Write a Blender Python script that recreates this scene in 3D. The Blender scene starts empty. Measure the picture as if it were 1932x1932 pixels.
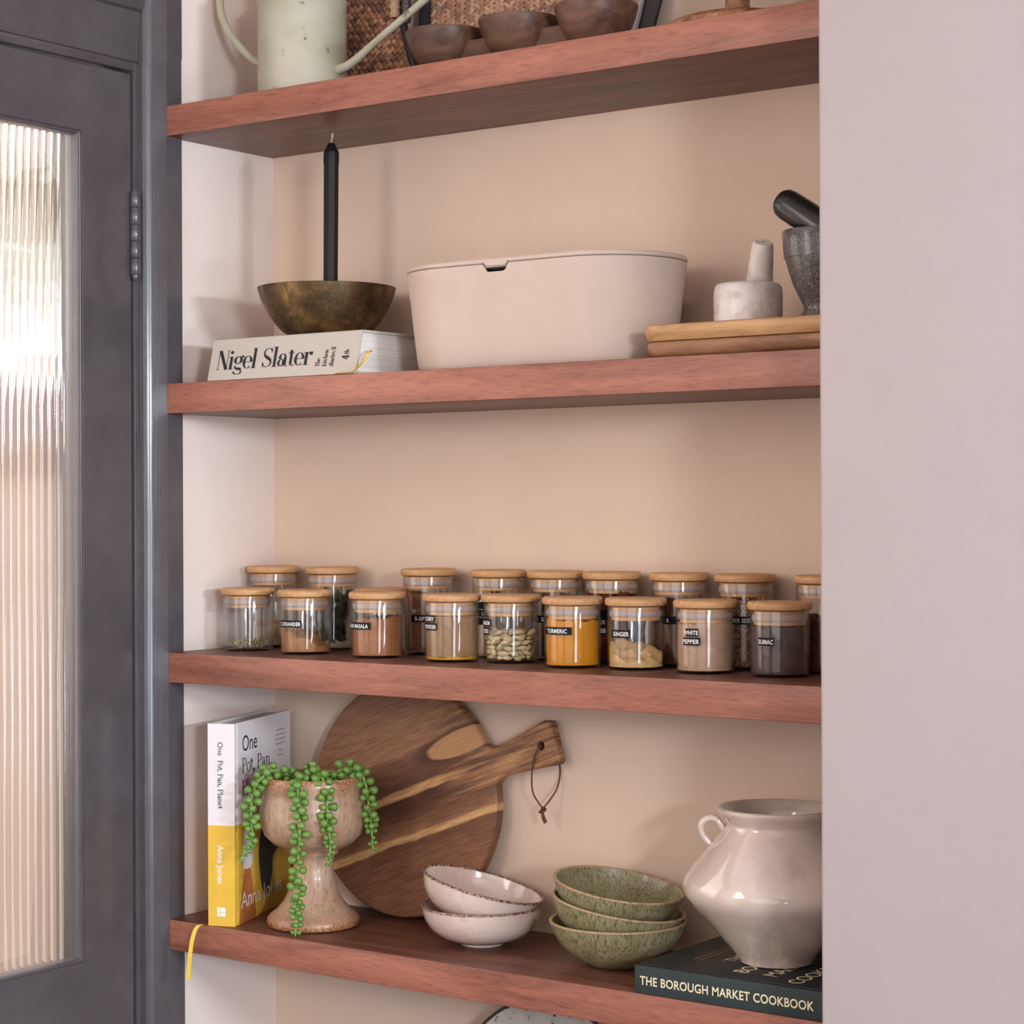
import bpy, bmesh, math, random
from mathutils import Vector, Matrix, noise
random.seed(7)
PI = math.pi
SC = bpy.context.scene
COL = SC.collection

# ---------------------------------------------------------------- camera, world, lights, exposure
CAM = Vector((1.8988, -1.8803, 1.4))
YAW, PITCH, ROLL, FPX = 0.6259, -0.0010, -0.0037, 3911.4
_cd = bpy.data.cameras.new('camera')
_cd.sensor_width = 36.0
_cd.lens = FPX / 1932.0 * 36.0
_cd.clip_start = 0.02
_co = bpy.data.objects.new('camera', _cd)
COL.objects.link(_co)
_F = Vector((-math.sin(YAW) * math.cos(PITCH), math.cos(YAW) * math.cos(PITCH), math.sin(PITCH)))
_R0 = Vector((math.cos(YAW), math.sin(YAW), 0))
_U0 = _R0.cross(_F)
_R = _R0 * math.cos(ROLL) + _U0 * math.sin(ROLL)
_U = _U0 * math.cos(ROLL) - _R0 * math.sin(ROLL)
_M = Matrix(((_R.x, _U.x, -_F.x, CAM.x), (_R.y, _U.y, -_F.y, CAM.y), (_R.z, _U.z, -_F.z, CAM.z), (0, 0, 0, 1)))
_co.matrix_world = _M
SC.camera = _co

W = bpy.data.worlds.new('sky')
SC.world = W
W.use_nodes = True
W.node_tree.nodes['Background'].inputs[0].default_value = (1.0, 0.965, 0.945, 1)
W.node_tree.nodes['Background'].inputs[1].default_value = 2.6

def area_light(name, loc, target, sx, sy, power, col):
    l = bpy.data.lights.new(name, 'AREA')
    l.shape = 'RECTANGLE'
    l.size, l.size_y, l.energy, l.color = sx, sy, power, col
    o = bpy.data.objects.new(name, l)
    COL.objects.link(o)
    o.location = loc
    d = Vector(target) - Vector(loc)
    o.rotation_euler = d.to_track_quat('-Z', 'Z').to_euler()
    return o

# daylight: two tall narrow windows in the right-hand wall, an added rear fill, the glazed door
area_light('window_daylight_side', (4.12, -0.88, 1.72), (0.1, 0.1, 1.60), 0.14, 0.55, 62, (0.80, 0.91, 1.0))
area_light('window_daylight_side_glazing', (4.12, -0.88, 0.86), (0.1, 0.1, 0.95), 0.42, 1.6, 40, (0.66, 0.84, 1.0))
area_light('window_daylight_corner', (4.00, -2.74, 1.80), (0.2, 0.1, 1.60), 0.20, 0.55, 60, (0.86, 0.93, 1.0))
area_light('window_daylight_corner_glazing', (3.96, -2.76, 1.08), (0.2, 0.1, 1.10), 0.42, 1.5, 25, (0.78, 0.89, 1.0))
area_light('rear_fill', (1.6, -4.05, 1.35), (0.9, 0.2, 1.35), 3.2, 2.0, 24, (0.92, 0.95, 1.0))  # broad frontal fill lamp, added; the rear wall is closed
area_light('door_daylight', (-0.9, -0.95, 1.5), (0.6, 0.1, 1.45), 1.0, 1.3, 9, (1.0, 0.82, 0.70))
area_light('window_daylight_left', (0.03, -1.75, 1.80), (0.9, 0.0, 1.55), 0.75, 1.0, 15, (1.0, 0.93, 0.89))

SC.view_settings.view_transform = 'Standard'
SC.view_settings.look = 'None'
SC.view_settings.exposure = 0.0
SC.view_settings.gamma = 1.0
SC.view_settings.use_curve_mapping = False
SC.cycles.transparent_max_bounces = 40
SC.cycles.max_bounces = 14
SC.cycles.sample_clamp_indirect = 6.0

# ---------------------------------------------------------------- helpers
def srgb(r, g, b):
    f = lambda c: (c / 255 / 12.92) if c / 255 <= 0.04045 else ((c / 255 + 0.055) / 1.055) ** 2.4
    return (f(r), f(g), f(b), 1)

class MB:
    """collects shapes and links them as ONE mesh object"""
    def __init__(self):
        self.v, self.f, self.m = [], [], []
    def add(self, verts, faces, mi=0, mat=None):
        o = len(self.v)
        for p in verts:
            p = Vector(p)
            self.v.append(tuple(mat @ p) if mat else tuple(p))
        for f in faces:
            self.f.append(tuple(i + o for i in f)); self.m.append(mi)
        return self
    def bm_in(self, bm, mi=0, mat=None):
        bm.verts.index_update()
        self.add([v.co.copy() for v in bm.verts], [[v.index for v in f.verts] for f in bm.faces], mi, mat)
        bm.free(); return self
    def box(self, x0, x1, y0, y1, z0, z1, bev=0.0, seg=2, mi=0, mat=None):
        bm = bmesh.new()
        bmesh.ops.create_cube(bm, size=1)
        for v in bm.verts:
            v.co = Vector(((x0 + x1) / 2 + v.co.x * (x1 - x0), (y0 + y1) / 2 + v.co.y * (y1 - y0), (z0 + z1) / 2 + v.co.z * (z1 - z0)))
        if bev > 0:
            bmesh.ops.bevel(bm, geom=bm.edges[:], offset=bev, segments=seg, profile=0.5, affect='EDGES')
        return self.bm_in(bm, mi, mat)
    def loft(self, rings, cap0=True, cap1=True, closed=True, mi=0, mat=None):
        n = len(rings[0]); V = [p for r in rings for p in r]; Fc = []
        for k in range(len(rings) - 1):
            for i in range(n if closed else n - 1):
                j = (i + 1) % n
                Fc.append((k * n + i, k * n + j, (k + 1) * n + j, (k + 1) * n + i))
        if cap0: Fc.append(tuple(range(n))[::-1])
        if cap1: Fc.append(tuple((len(rings) - 1) * n + i for i in range(n)))
        return self.add(V, Fc, mi, mat)
    def lathe(self, prof, seg=64, c=(0, 0, 0), mi=0, mat=None):
        """prof: (r, z) pairs; r = 0 closes to a point"""
        V, idx = [], []
        for r, z in prof:
            if r < 1e-6:
                idx.append([len(V)]); V.append((c[0], c[1], c[2] + z))
            else:
                idx.append(list(range(len(V), len(V) + seg)))
                V += [(c[0] + r * math.cos(2 * PI * i / seg), c[1] + r * math.sin(2 * PI * i / seg), c[2] + z) for i in range(seg)]
        Fc = []
        for a, b in zip(idx, idx[1:]):
            for i in range(seg):
                j = (i + 1) % seg
                if len(a) == 1 and len(b) == 1: continue
                if len(a) == 1: Fc.append((a[0], b[j], b[i]))
                elif len(b) == 1: Fc.append((a[i], a[j], b[0]))
                else: Fc.append((a[i], a[j], b[j], b[i]))
        return self.add(V, Fc, mi, mat)
    def tube(self, pts, rad, seg=12, caps=True, mi=0, flat=1.0, mat=None):
        pts = [Vector(p) for p in pts]; n = len(pts)
        rad = list(rad) if isinstance(rad, (list, tuple)) else [rad] * n
        if len(rad) != n: rad = [rad[round(i * (len(rad) - 1) / (n - 1))] for i in range(n)]
        t0 = (pts[1] - pts[0]).normalized()
        nrm = Vector((0, 0, 1)) if abs(t0.z) < 0.9 else Vector((1, 0, 0))
        nrm = (nrm - t0 * nrm.dot(t0)).normalized()
        rings = []
        for k in range(n):
            t = (pts[min(k + 1, n - 1)] - pts[max(k - 1, 0)]).normalized()
            nrm = (nrm - t * nrm.dot(t)).normalized(); b = t.cross(nrm)
            rings.append([pts[k] + (nrm * math.cos(2 * PI * i / seg) * flat + b * math.sin(2 * PI * i / seg)) * rad[k] for i in range(seg)])
        return self.loft(rings, caps, caps, True, mi, mat)
    def prism(self, poly, d0, d1, axes='xz', bev=0.0, mi=0, mat=None):
        """polygon in two axes, extruded along the third from d0 to d1"""
        bm = bmesh.new()
        def P(a, b, d):
            return {'xz': (a, d, b), 'xy': (a, b, d), 'yz': (d, a, b)}[axes]
        A = [bm.verts.new(P(a, b, d0)) for a, b in poly]
        B = [bm.verts.new(P(a, b, d1)) for a, b in poly]
        n = len(poly)
        bm.faces.new(A[::-1]); bm.faces.new(B)
        for i in range(n):
            bm.faces.new((A[i], A[(i + 1) % n], B[(i + 1) % n], B[i]))
        if bev > 0:
            es = [e for e in bm.edges if (e.verts[0] in A and e.verts[1] in A) or (e.verts[0] in B and e.verts[1] in B)]
            bmesh.ops.bevel(bm, geom=es, offset=bev, segments=3, profile=0.5, affect='EDGES')
        return self.bm_in(bm, mi, mat)
    def build(self, name, mats, parent=None, smooth=40, normals=True):
        me = bpy.data.meshes.new(name)
        me.from_pydata(self.v, [], self.f)
        mats = mats if isinstance(mats, (list, tuple)) else [mats]
        for m in mats: me.materials.append(m)
        me.polygons.foreach_set('material_index', self.m)
        if normals:
            bm = bmesh.new(); bm.from_mesh(me)
            bmesh.ops.recalc_face_normals(bm, faces=bm.faces[:])
            bm.to_mesh(me); bm.free()
        if smooth:
            me.polygons.foreach_set('use_smooth', [True] * len(me.polygons))
            me.set_sharp_from_angle(angle=math.radians(smooth))
        me.update()
        o = bpy.data.objects.new(name, me)
        COL.objects.link(o)
        if parent: o.parent = parent
        return o

def tag(o, label, cat, group=None, kind=None):
    o['label'] = label; o['category'] = cat
    if group: o['group'] = group
    if kind: o['kind'] = kind
    return o
def thing(name, label, cat, loc=(0, 0, 0), rz=0.0, group=None):
    o = bpy.data.objects.new(name, None)
    o.empty_display_size = 0.02
    COL.objects.link(o); o.location = loc; o.rotation_euler = (0, 0, rz)
    return tag(o, label, cat, group)
def struct(o, label=None):
    o['kind'] = 'structure'
    if label: o['label'] = label
    return o
def copy_tree(o, parent=None):
    c = o.copy(); COL.objects.link(c)
    if parent: c.parent = parent
    for ch in list(o.children): copy_tree(ch, c)
    return c

def text_shape(s, size, bold=0.0, depth=0.0004, align='LEFT', spacing=1.0, xs=1.0):
    """verts, faces of flat lettering in the XY plane (baseline y = 0)"""
    cu = bpy.data.curves.new('lettering', 'FONT')
    cu.body = s; cu.size = size; cu.extrude = depth / 2; cu.offset = bold * size
    cu.align_x = align; cu.space_character = spacing; cu.resolution_u = 4
    o = bpy.data.objects.new('lettering', cu); COL.objects.link(o)
    dg = bpy.context.evaluated_depsgraph_get(); dg.update()
    me = bpy.data.meshes.new_from_object(o.evaluated_get(dg))
    V = [Vector((v.co.x * xs, v.co.y, v.co.z)) for v in me.vertices]; Fc = [tuple(p.vertices) for p in me.polygons]
    bpy.data.objects.remove(o); bpy.data.curves.remove(cu); bpy.data.meshes.remove(me)
    return V, Fc
def frame(o, x, y):
    """matrix whose columns are x, y, x cross y at origin o"""
    x = Vector(x).normalized(); y = Vector(y).normalized(); z = x.cross(y)
    return Matrix(((x.x, y.x, z.x, o[0]), (x.y, y.y, z.y, o[1]), (x.z, y.z, z.z, o[2]), (0, 0, 0, 1)))

# ------------------------------------------------ serif lettering drawn with strokes of changing width
def ribbon(pts, ws):
    V, Fc = [], []
    n = len(pts)
    for k in range(n):
        a = Vector(pts[max(k - 1, 0)]); b = Vector(pts[min(k + 1, n - 1)])
        t = (b - a).normalized(); nn = Vector((-t.y, t.x))
        p = Vector(pts[k]); w = ws[k] / 2
        V += [(p.x + nn.x * w, p.y + nn.y * w, 0), (p.x - nn.x * w, p.y - nn.y * w, 0)]
        if k: Fc.append((2 * k - 2, 2 * k - 1, 2 * k + 1, 2 * k))
    return V, Fc
class Serif:
    def __init__(self, thick, thin):
        self.T, self.t = thick, thin
    def arc(self, cx, cy, rx, ry, a0, a1, n=20, k=1.0):
        P, Wd = [], []
        for i in range(n + 1):
            a = math.radians(a0 + (a1 - a0) * i / n)
            w = self.t + (self.T - self.t) * abs(math.cos(a)) ** 1.6 * k
            P.append((cx + rx * math.cos(a), cy + ry * math.sin(a))); Wd.append(w)
        return P, Wd
    def line(self, x0, y0, x1, y1, w): return [(x0, y0), (x1, y1)], [w, w]
    def stem(self, x, y0, y1, lo=True, hi='l', w=None):
        w = w or self.T; s = self.t; o = [self.line(x, y0, x, y1, w)]
        if lo: o.append(self.line(x - w / 2 - .06, y0 + s / 2, x + w / 2 + .06, y0 + s / 2, s))
        if hi == 'l': o.append(self.line(x - w / 2 - .06, y1 - s / 2, x, y1 - s / 2, s))
        if hi == 'b': o.append(self.line(x - w / 2 - .06, y1 - s / 2, x + w / 2 + .06, y1 - s / 2, s))
        return o
    def dot(self, x, y, r): return self.arc(x, y, r / 2, r / 2, 0, 360, 14, 0)[0], [r] * 15
    def glyph(self, c):
        T, t, X = self.T, self.t, .66
        A, L, S, D = self.arc, self.line, self.stem, self.dot
        if c == 'N': return S(.08, 0, 1, True, None, t) + S(.52, 0, 1, False, 'b', t) + [L(.02, 1 - t / 2, .14, 1 - t / 2, t), L(.11, 1, .50, 0, T * 1.05)], .60
        if c == 'I': return S(.12, 0, 1, True, 'b'), .27
        if c == 'T': return S(.27, 0, 1, True, None) + [L(.02, 1 - t / 2, .52, 1 - t / 2, t * 1.2), L(.03, 1, .03, .78, t), L(.51, 1, .51, .78, t)], .56
        if c == 'P': return S(.12, 0, 1, True, 'l') + [A(.28, .74, .20, .26 - t / 2, -90, 90), L(.12, 1 - t / 2, .28, 1 - t / 2, t), L(.12, .48 + t / 2, .28, .48 + t / 2, t)], .53
        if c == '4': return S(.34, 0, 1, True, None) + [L(.02, .30, .48, .30, t * 1.4), L(.03, .30, .34, 1, t * 1.4)], .52
        if c == 'i': return S(.12, 0, X) + [D(.11, .88, T * .62)], .27
        if c == 'l': return S(.12, 0, 1.04), .27
        if c == 'h': return S(.12, 0, 1.04) + [A(.26, X - .22, .155, .22 - t / 2, 0, 180, 14, .9)] + S(.415, 0, X - .2, True, None), .56
        if c == 'n': return S(.12, 0, X) + [A(.26, X - .22, .155, .22 - t / 2, 0, 180, 14, .9)] + S(.415, 0, X - .2, True, None), .56
        if c == 'k': return S(.12, 0, 1.04) + [L(.13, .28, .42, X, t), L(.24, .40, .44, 0, T * .9), L(.36, t / 2, .53, t / 2, t), L(.32, X, .5, X, t)], .53
        if c == 'd': return S(.40, 0, 1.04) + [A(.22, X / 2, .17, X / 2 - t / 2, 0, 360, 28)], .54
        if c == 'c': return [A(.23, X / 2, .18, X / 2 - t / 2, 50, 318, 24), D(.34, X - .14, T * .55)], .42
        if c == 'o': return [A(.24, X / 2, .19, X / 2 - t / 2, 0, 360, 30)], .48
        if c == 'e': return [A(.23, X / 2, .18, X / 2 - t / 2, 0, 315, 28), L(.06, X / 2 + .01, .41, X / 2 + .01, t)], .44
        if c == 's': return [A(.18, X - .17, .12, .17 - t / 2, 40, 200, 12, .5), ([(.07, X - .2), (.18, X / 2), (.30, .2)], [T * .7, T, T * .7]), A(.18, .17, .12, .17 - t / 2, -160, 20, 12, .5)], .38
        if c == 'a': return [A(.22, X - .2, .14, .2 - t / 2, 10, 165, 14, .7), D(.10, X - .2, T * .6), A(.17, .19, .12, .19 - t / 2, 0, 360, 24, .85)] + [L(.36, .06, .36, X - .18, T), A(.43, .07, .07, .07, 180, 330, 8, .2)], .50
        if c == 't': return [L(.14, .1, .14, .80, T * .95), L(.0, X - t / 2, .30, X - t / 2, t), A(.23, .11, .09, .11 - t / 2, 180, 330, 10, .6), L(.02, X, .12, .84, t)], .32
        if c == 'r': return S(.12, 0, X) + [A(.28, X - .17, .14, .17 - t / 2, 70, 175, 10, .2), D(.34, X - .07, T * .68)], .43
        if c == 'g': return [A(.21, X - .20, .155, .20 - t / 2, 0, 360, 28), A(.42, X - .06, .08, .07, 70, 190, 8, 0), D(.44, X - .03, T * .45),
                             ([(.10, .20), (.07, .10), (.16, .02), (.34, .0), (.40, -.07)], [t, T * .6, T * .9, T, T * .8]),
                             A(.23, -.14, .19, .15 - t / 2, 170, 375, 22, .55)], .46
        if c == 'S': return [A(.25, .74, .19, .25 - t / 2, 20, 190, 18, .45), ([(.065, .70), (.12, .58), (.25, .49), (.38, .38), (.42, .27)], [T * .55, T * .95, T * 1.15, T * .95, T * .55]),
                             A(.23, .26, .20, .25 - t / 2, -170, 10, 18, .45), L(.43, .99, .43, .74, t), L(.04, .01, .04, .28, t)], .50
        if c == ',': return [D(.09, .05, .1), ([(.12, .05), (.06, -.16)], [.07, .02])], .22
        return [], .26
    def shape(self, s, size, xs=1.0, slant=0.0):
        V, Fc, x = [], [], 0.0
        for c in s:
            strokes, adv = self.glyph(c)
            for P, Wd in strokes:
                v, f = ribbon(P, Wd); o = len(V)
                V += [Vector(((a + x + slant * b) * size * xs, b * size, 0)) for a, b, _ in v]
                Fc += [tuple(i + o for i in q) for q in f]
            x += adv
        return V, Fc, x * size * xs

# ---------------------------------------------------------------- materials
def new_mat(name):
    m = bpy.data.materials.new(name); m.use_nodes = True
    return m, m.node_tree, m.node_tree.nodes['Principled BSDF']
def N(nt, t, **kw):
    n = nt.nodes.new(t)
    for k, v in kw.items(): setattr(n, k, v)
    return n
def setin(nt, sock, v):
    if hasattr(v, 'links'): nt.links.new(v, sock)
    else: sock.default_value = v
def coords(nt, scale=(1, 1, 1), rot=(0, 0, 0), kind='Object'):
    tc = N(nt, 'ShaderNodeTexCoord'); mp = N(nt, 'ShaderNodeMapping')
    mp.inputs['Scale'].default_value = scale; mp.inputs['Rotation'].default_value = rot
    nt.links.new(tc.outputs[kind], mp.inputs['Vector'])
    return mp.outputs['Vector']
def noise_n(nt, vec, scale, detail=4, rough=0.55, dist=0.0):
    n = N(nt, 'ShaderNodeTexNoise'); nt.links.new(vec, n.inputs['Vector'])
    n.inputs['Scale'].default_value = scale; n.inputs['Detail'].default_value = detail
    n.inputs['Roughness'].default_value = rough; n.inputs['Distortion'].default_value = dist
    return n.outputs['Fac']
def ramp(nt, fac, stops):
    r = N(nt, 'ShaderNodeValToRGB'); nt.links.new(fac, r.inputs['Fac'])
    e = r.color_ramp.elements
    while len(e) < len(stops): e.new(0.5)
    for i, (p, c) in enumerate(stops): e[i].position = p; e[i].color = c if len(c) == 4 else (*c, 1)
    return r.outputs['Color']
def mixc(nt, fac, a, b, mode='MIX'):
    m = N(nt, 'ShaderNodeMix', data_type='RGBA', blend_type=mode)
    setin(nt, m.inputs[0], fac); setin(nt, m.inputs[6], a); setin(nt, m.inputs[7], b)
    return m.outputs[2]
def bump(nt, bsdf, h, strength, dist=0.001):
    b = N(nt, 'ShaderNodeBump'); b.inputs['Strength'].default_value = strength; b.inputs['Distance'].default_value = dist
    nt.links.new(h, b.inputs['Height']); nt.links.new(b.outputs['Normal'], bsdf.inputs['Normal'])
def plain(name, col, rough=0.5, var=0.08, scale=60, bstr=0.0, spec=0.5, metal=0.0, coat=0.0, trans=0.0):
    m, nt, b = new_mat(name)
    v = coords(nt); f = noise_n(nt, v, scale, 5)
    d = tuple(c * (1 - var) for c in col[:3]) + (1,); l = tuple(min(1, c * (1 + var)) for c in col[:3]) + (1,)
    nt.links.new(ramp(nt, f, [(0.3, d), (0.7, l)]), b.inputs['Base Color'])
    b.inputs['Roughness'].default_value = rough; b.inputs['Metallic'].default_value = metal
    b.inputs['Specular IOR Level'].default_value = spec; b.inputs['Coat Weight'].default_value = coat
    if bstr: bump(nt, b, f, bstr)
    return m
def wood(name, dark, mid, light, axis='x', scale=1.0, rough=0.42, spec=0.4, contrast=1.0, rot=(0, 0, 0), pores=0.35, coat=0.0):
    m, nt, b = new_mat(name)
    st = {'x': (1, 9, 9), 'y': (9, 1, 9), 'z': (9, 9, 1)}[axis]
    v = coords(nt, tuple(s * scale for s in st), rot)
    f1 = noise_n(nt, v, 4.0, 6, 0.6, 0.6)
    col = ramp(nt, f1, [(0.5 - .22 / contrast, dark), (0.5, mid), (0.5 + .22 / contrast, light)])
    st2 = {'x': (1, 16, 16), 'y': (16, 1, 16), 'z': (16, 16, 1)}[axis]
    v2 = coords(nt, tuple(s * scale for s in st2), rot)
    f2 = noise_n(nt, v2, 42.0, 2, 0.5)
    pc = ramp(nt, f2, [(0.36, (0.55, 0.52, 0.5, 1)), (0.5, (1, 1, 1, 1))])
    col2 = mixc(nt, pores, col, pc, 'MULTIPLY')
    nt.links.new(col2, b.inputs['Base Color'])
    b.inputs['Roughness'].default_value = rough; b.inputs['Specular IOR Level'].default_value = spec
    b.inputs['Coat Weight'].default_value = coat; b.inputs['Coat Roughness'].default_value = 0.3
    bump(nt, b, f2, 0.12, 0.0006)
    return m
def glaze(name, base, spot, thr=(0.55, 0.68), sscale=220, stretch=(1, 1, 0.4), rough=0.25, coat=0.5, second=None, s2=14, bstr=0.04):
    m, nt, b = new_mat(name)
    v = coords(nt, stretch); f = noise_n(nt, v, sscale, 3, 0.6)
    col = base
    if second:
        col = ramp(nt, noise_n(nt, v, s2, 4, 0.6), [(0.38, base), (0.62, second)])
    fr = ramp(nt, f, [(thr[0], (0, 0, 0, 1)), (thr[1], (1, 1, 1, 1))])
    nt.links.new(mixc(nt, fr, col, spot), b.inputs['Base Color'])
    b.inputs['Roughness'].default_value = rough; b.inputs['Coat Weight'].default_value = coat; b.inputs['Coat Roughness'].default_value = 0.06
    bump(nt, b, f, bstr)
    return m
def thin_glass(name, tint=(0.97, 0.975, 0.97, 1), refl=1.0):
    m = bpy.data.materials.new(name); m.use_nodes = True; nt = m.node_tree; nt.nodes.clear()
    out = N(nt, 'ShaderNodeOutputMaterial'); mx = N(nt, 'ShaderNodeMixShader')
    tr = N(nt, 'ShaderNodeBsdfTransparent'); gl = N(nt, 'ShaderNodeBsdfAnisotropic'); fr = N(nt, 'ShaderNodeLayerWeight')
    tr.inputs[0].default_value = tint; gl.inputs['Roughness'].default_value = 0.03; fr.inputs[0].default_value = 0.5
    pw = N(nt, 'ShaderNodeMath', operation='POWER'); pw.inputs[1].default_value = 5.0
    mm = N(nt, 'ShaderNodeMath', operation='MULTIPLY_ADD'); mm.inputs[1].default_value = 0.80 * refl; mm.inputs[2].default_value = 0.045 * refl
    nt.links.new(fr.outputs['Facing'], pw.inputs[0]); nt.links.new(pw.outputs[0], mm.inputs[0]); nt.links.new(mm.outputs[0], mx.inputs[0])
    nt.links.new(tr.outputs[0], mx.inputs[1]); nt.links.new(gl.outputs[0], mx.inputs[2]); nt.links.new(mx.outputs[0], out.inputs[0])
    return m
def powder(name, c1, c2, scale=900, rough=0.95):
    m, nt, b = new_mat(name)
    v = coords(nt); f = noise_n(nt, v, scale, 3, 0.7); f2 = noise_n(nt, v, 60, 4)
    col = ramp(nt, f, [(0.3, c1), (0.7, c2)])
    nt.links.new(mixc(nt, 0.35, col, ramp(nt, f2, [(0.35, c1), (0.65, c2)])), b.inputs['Base Color'])
    b.inputs['Roughness'].default_value = rough; b.inputs['Specular IOR Level'].default_value = 0.1
    bump(nt, b, f, 0.4, 0.0008)
    return m

WALL = plain('plaster_warm_bounce', srgb(223, 196, 175), 0.78, 0.025, 9, 0.0, 0.25)  # one plaster with SIDE; warm bounced light is put into this colour
SIDE = plain('plaster_cool_lit', srgb(233, 215, 205), 0.78, 0.02, 9, 0.0, 0.25)  # same plaster as WALL, with cool window light put into its colour
CHIM = plain('pale_plaster_paint', srgb(183, 170, 169), 0.8, 0.02, 7, 0.0, 0.2)
def wallpaint(m):
    nt = m.node_tree; b = nt.nodes['Principled BSDF']
    bump(nt, b, noise_n(nt, coords(nt), 45, 6, 0.6), 0.10, 0.004)
wallpaint(WALL); wallpaint(CHIM); wallpaint(SIDE)
BLUE, _nt, _b = new_mat('blue_grey_gloss_paint')
_v = coords(_nt, (1, 1, 0.06)); _f = noise_n(_nt, _v, 260, 3, 0.6); _g = noise_n(_nt, coords(_nt), 30, 5, 0.6)
_nt.links.new(ramp(_nt, _g, [(0.3, srgb(74, 69, 73)), (0.7, srgb(85, 79, 83))]), _b.inputs['Base Color'])
_b.inputs['Roughness'].default_value = 0.30; _b.inputs['Specular IOR Level'].default_value = 0.5; _b.inputs['Coat Weight'].default_value = 0.45; _b.inputs['Coat Roughness'].default_value = 0.14
_ad = N(_nt, 'ShaderNodeMath', operation='ADD'); _nt.links.new(_f, _ad.inputs[0]); _nt.links.new(_g, _ad.inputs[1])
bump(_nt, _b, _ad.outputs[0], 0.16, 0.0016)
SHELFSHADE = wood('shaded_walnut', srgb(74, 43, 34), srgb(110, 67, 53), srgb(132, 84, 66), 'x', 0.9, 0.42, 0.42, 1.1, pores=0.5)  # shelf wood with the shade of tops and undersides put into the colour
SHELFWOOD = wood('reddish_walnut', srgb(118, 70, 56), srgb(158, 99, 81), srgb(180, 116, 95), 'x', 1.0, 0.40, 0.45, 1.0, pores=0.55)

# ---------------------------------------------------------------- the room
S1, S2, S3, S4, S5 = 1.915, 1.5622, 1.2202, 0.8806, 0.5400      # shelf tops
TH, DEP, CX, CY = 0.038, 0.2067, 0.972, -0.095                   # shelf thickness and depth, chimney corner

struct(MB().box(-0.4, 4.3, -4.3, 0.3, -0.05, 0.0).build('floor', wood('oak_floor', srgb(52, 38, 30), srgb(66, 48, 38), srgb(78, 58, 46), 'y', 0.6, 0.4)))
struct(MB().box(-0.4, 4.3, -4.3, 0.3, 2.5, 2.55).build('ceiling', plain('ceiling_paint', srgb(226, 214, 204), 0.9)))
struct(MB().box(-0.2, 1.0, DEP, 0.3, 0, 2.5).build('wall_back', WALL, smooth=0), 'warm beige plaster wall behind the shelves')
struct(MB().box(-0.15, -0.007, 0.010, 0.21, 0, 2.5).box(-0.15, -0.0235, -0.03, 0.010, 0, 2.5).box(-0.15, -0.007, -4.2, -0.90, 0, 2.5).box(-0.15, -0.007, -0.90, -0.032, 2.055, 2.5).box(-0.15, -0.03, -0.90, -0.03, 1.99, 2.055)
       .build('wall_left', SIDE, smooth=0), 'side wall of the alcove beside the door')
struct(MB().box(CX, 4.2, CY, 0.3, -0.02, 2.52, 0.004, 3).build('wall_front', CHIM, smooth=30), 'pale chimney breast wall right of the shelves')
struct(MB().box(4.2, 4.3, -4.2, 0.2, 0, 2.5).build('wall_right', CHIM, smooth=0))
struct(MB().box(-0.2, 0.0, -4.3, -4.2, 0, 2.5).box(3.2, 4.3, -4.3, -4.2, 0, 2.5).box(0, 3.2, -4.3, -4.2, 0, 2.5)
       .build('wall_rear', CHIM, smooth=0))

# door frame: architrave profile in (y, x), swept up the wall
PROF = [(-0.0312, -0.030), (-0.0312, -0.0165), (-0.0300, -0.0165), (-0.0296, -0.0132), (-0.0272, -0.0105), (-0.0250, -0.0084), (-0.0228, -0.0070), (-0.0206, -0.0060),
        (0.0, 0.0), (0.0268, 0.0), (0.0275, -0.0007), (0.0275, -0.012)]
def zsplit(y): return 1.962 + 0.30 * (y + 0.03)
struct(MB().loft([[(x, y, 0.0) for y, x in PROF], [(x, y, zsplit(y)) for y, x in PROF]]).build('trim_1', BLUE, smooth=12), 'blue-grey painted door architrave beside the shelf ends')
struct(MB().loft([[(x + 0.0008, y, zsplit(y)) for y, x in PROF], [(x + 0.0008, y, 2.48) for y, x in PROF]]).build('trim_2', BLUE, smooth=12))
HP = [(1.9668, -0.040), (1.9668, -0.0200), (1.9680, -0.0185), (2.030, -0.0150), (2.0325, -0.0105), (2.036, -0.0085), (2.060, -0.0040), (2.075, -0.0030), (2.0755, -0.040)]
struct(MB().loft([[(x, -1.0, z) for z, x in HP], [(x, -0.0318, z) for z, x in HP]]).build('trim_3', BLUE, smooth=25), 'blue-grey painted lintel above the door')
struct(MB().box(-0.07, -0.018, -0.0396, -0.0290, 0, 1.9660, 0.0012).build('trim_4', BLUE))
struct(MB().box(-0.07, -0.0185, -0.84, -0.0290, 1.9548, 1.9664, 0.0012).build('trim_5', BLUE))

# door leaf with one tall reeded pane
DOOR = bpy.data.objects.new('door_1', None); COL.objects.link(DOOR); DOOR.location = (-0.02, -0.0423, 0); DOOR.empty_display_size = 0.02
struct(DOOR, 'blue-grey painted door with a tall reeded glass pane')
def rect_loop(y0, y1, z0, z1, x): return [(x + 0.02, y + 0.0423, z) for y, z in ((y0, z0), (y1, z0), (y1, z1), (y0, z1))]
YO, YI, ZB, ZT = (-0.80, -0.0423), (-0.715, -0.1243), (0.012, 0.846), (1.9516, 1.8687)
leaf = MB()
o_f, o_m, o_b = rect_loop(YO[0] + .0015, YO[1] - .0015, ZB[0], ZT[0] - .0015, -0.02), rect_loop(YO[0], YO[1], ZB[0] - .001, ZT[0], -0.0215), rect_loop(YO[0], YO[1], ZB[0] - .001, ZT[0], -0.06)
i_f, i_b = rect_loop(YI[0], YI[1], ZB[1], ZT[1], -0.02), rect_loop(YI[0], YI[1], ZB[1], ZT[1], -0.06)
leaf.loft([i_f, o_f, o_m, o_b, i_b, i_f], False, False)
leaf.build('leaf', BLUE, DOOR, smooth=20)
bd = MB()
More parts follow.
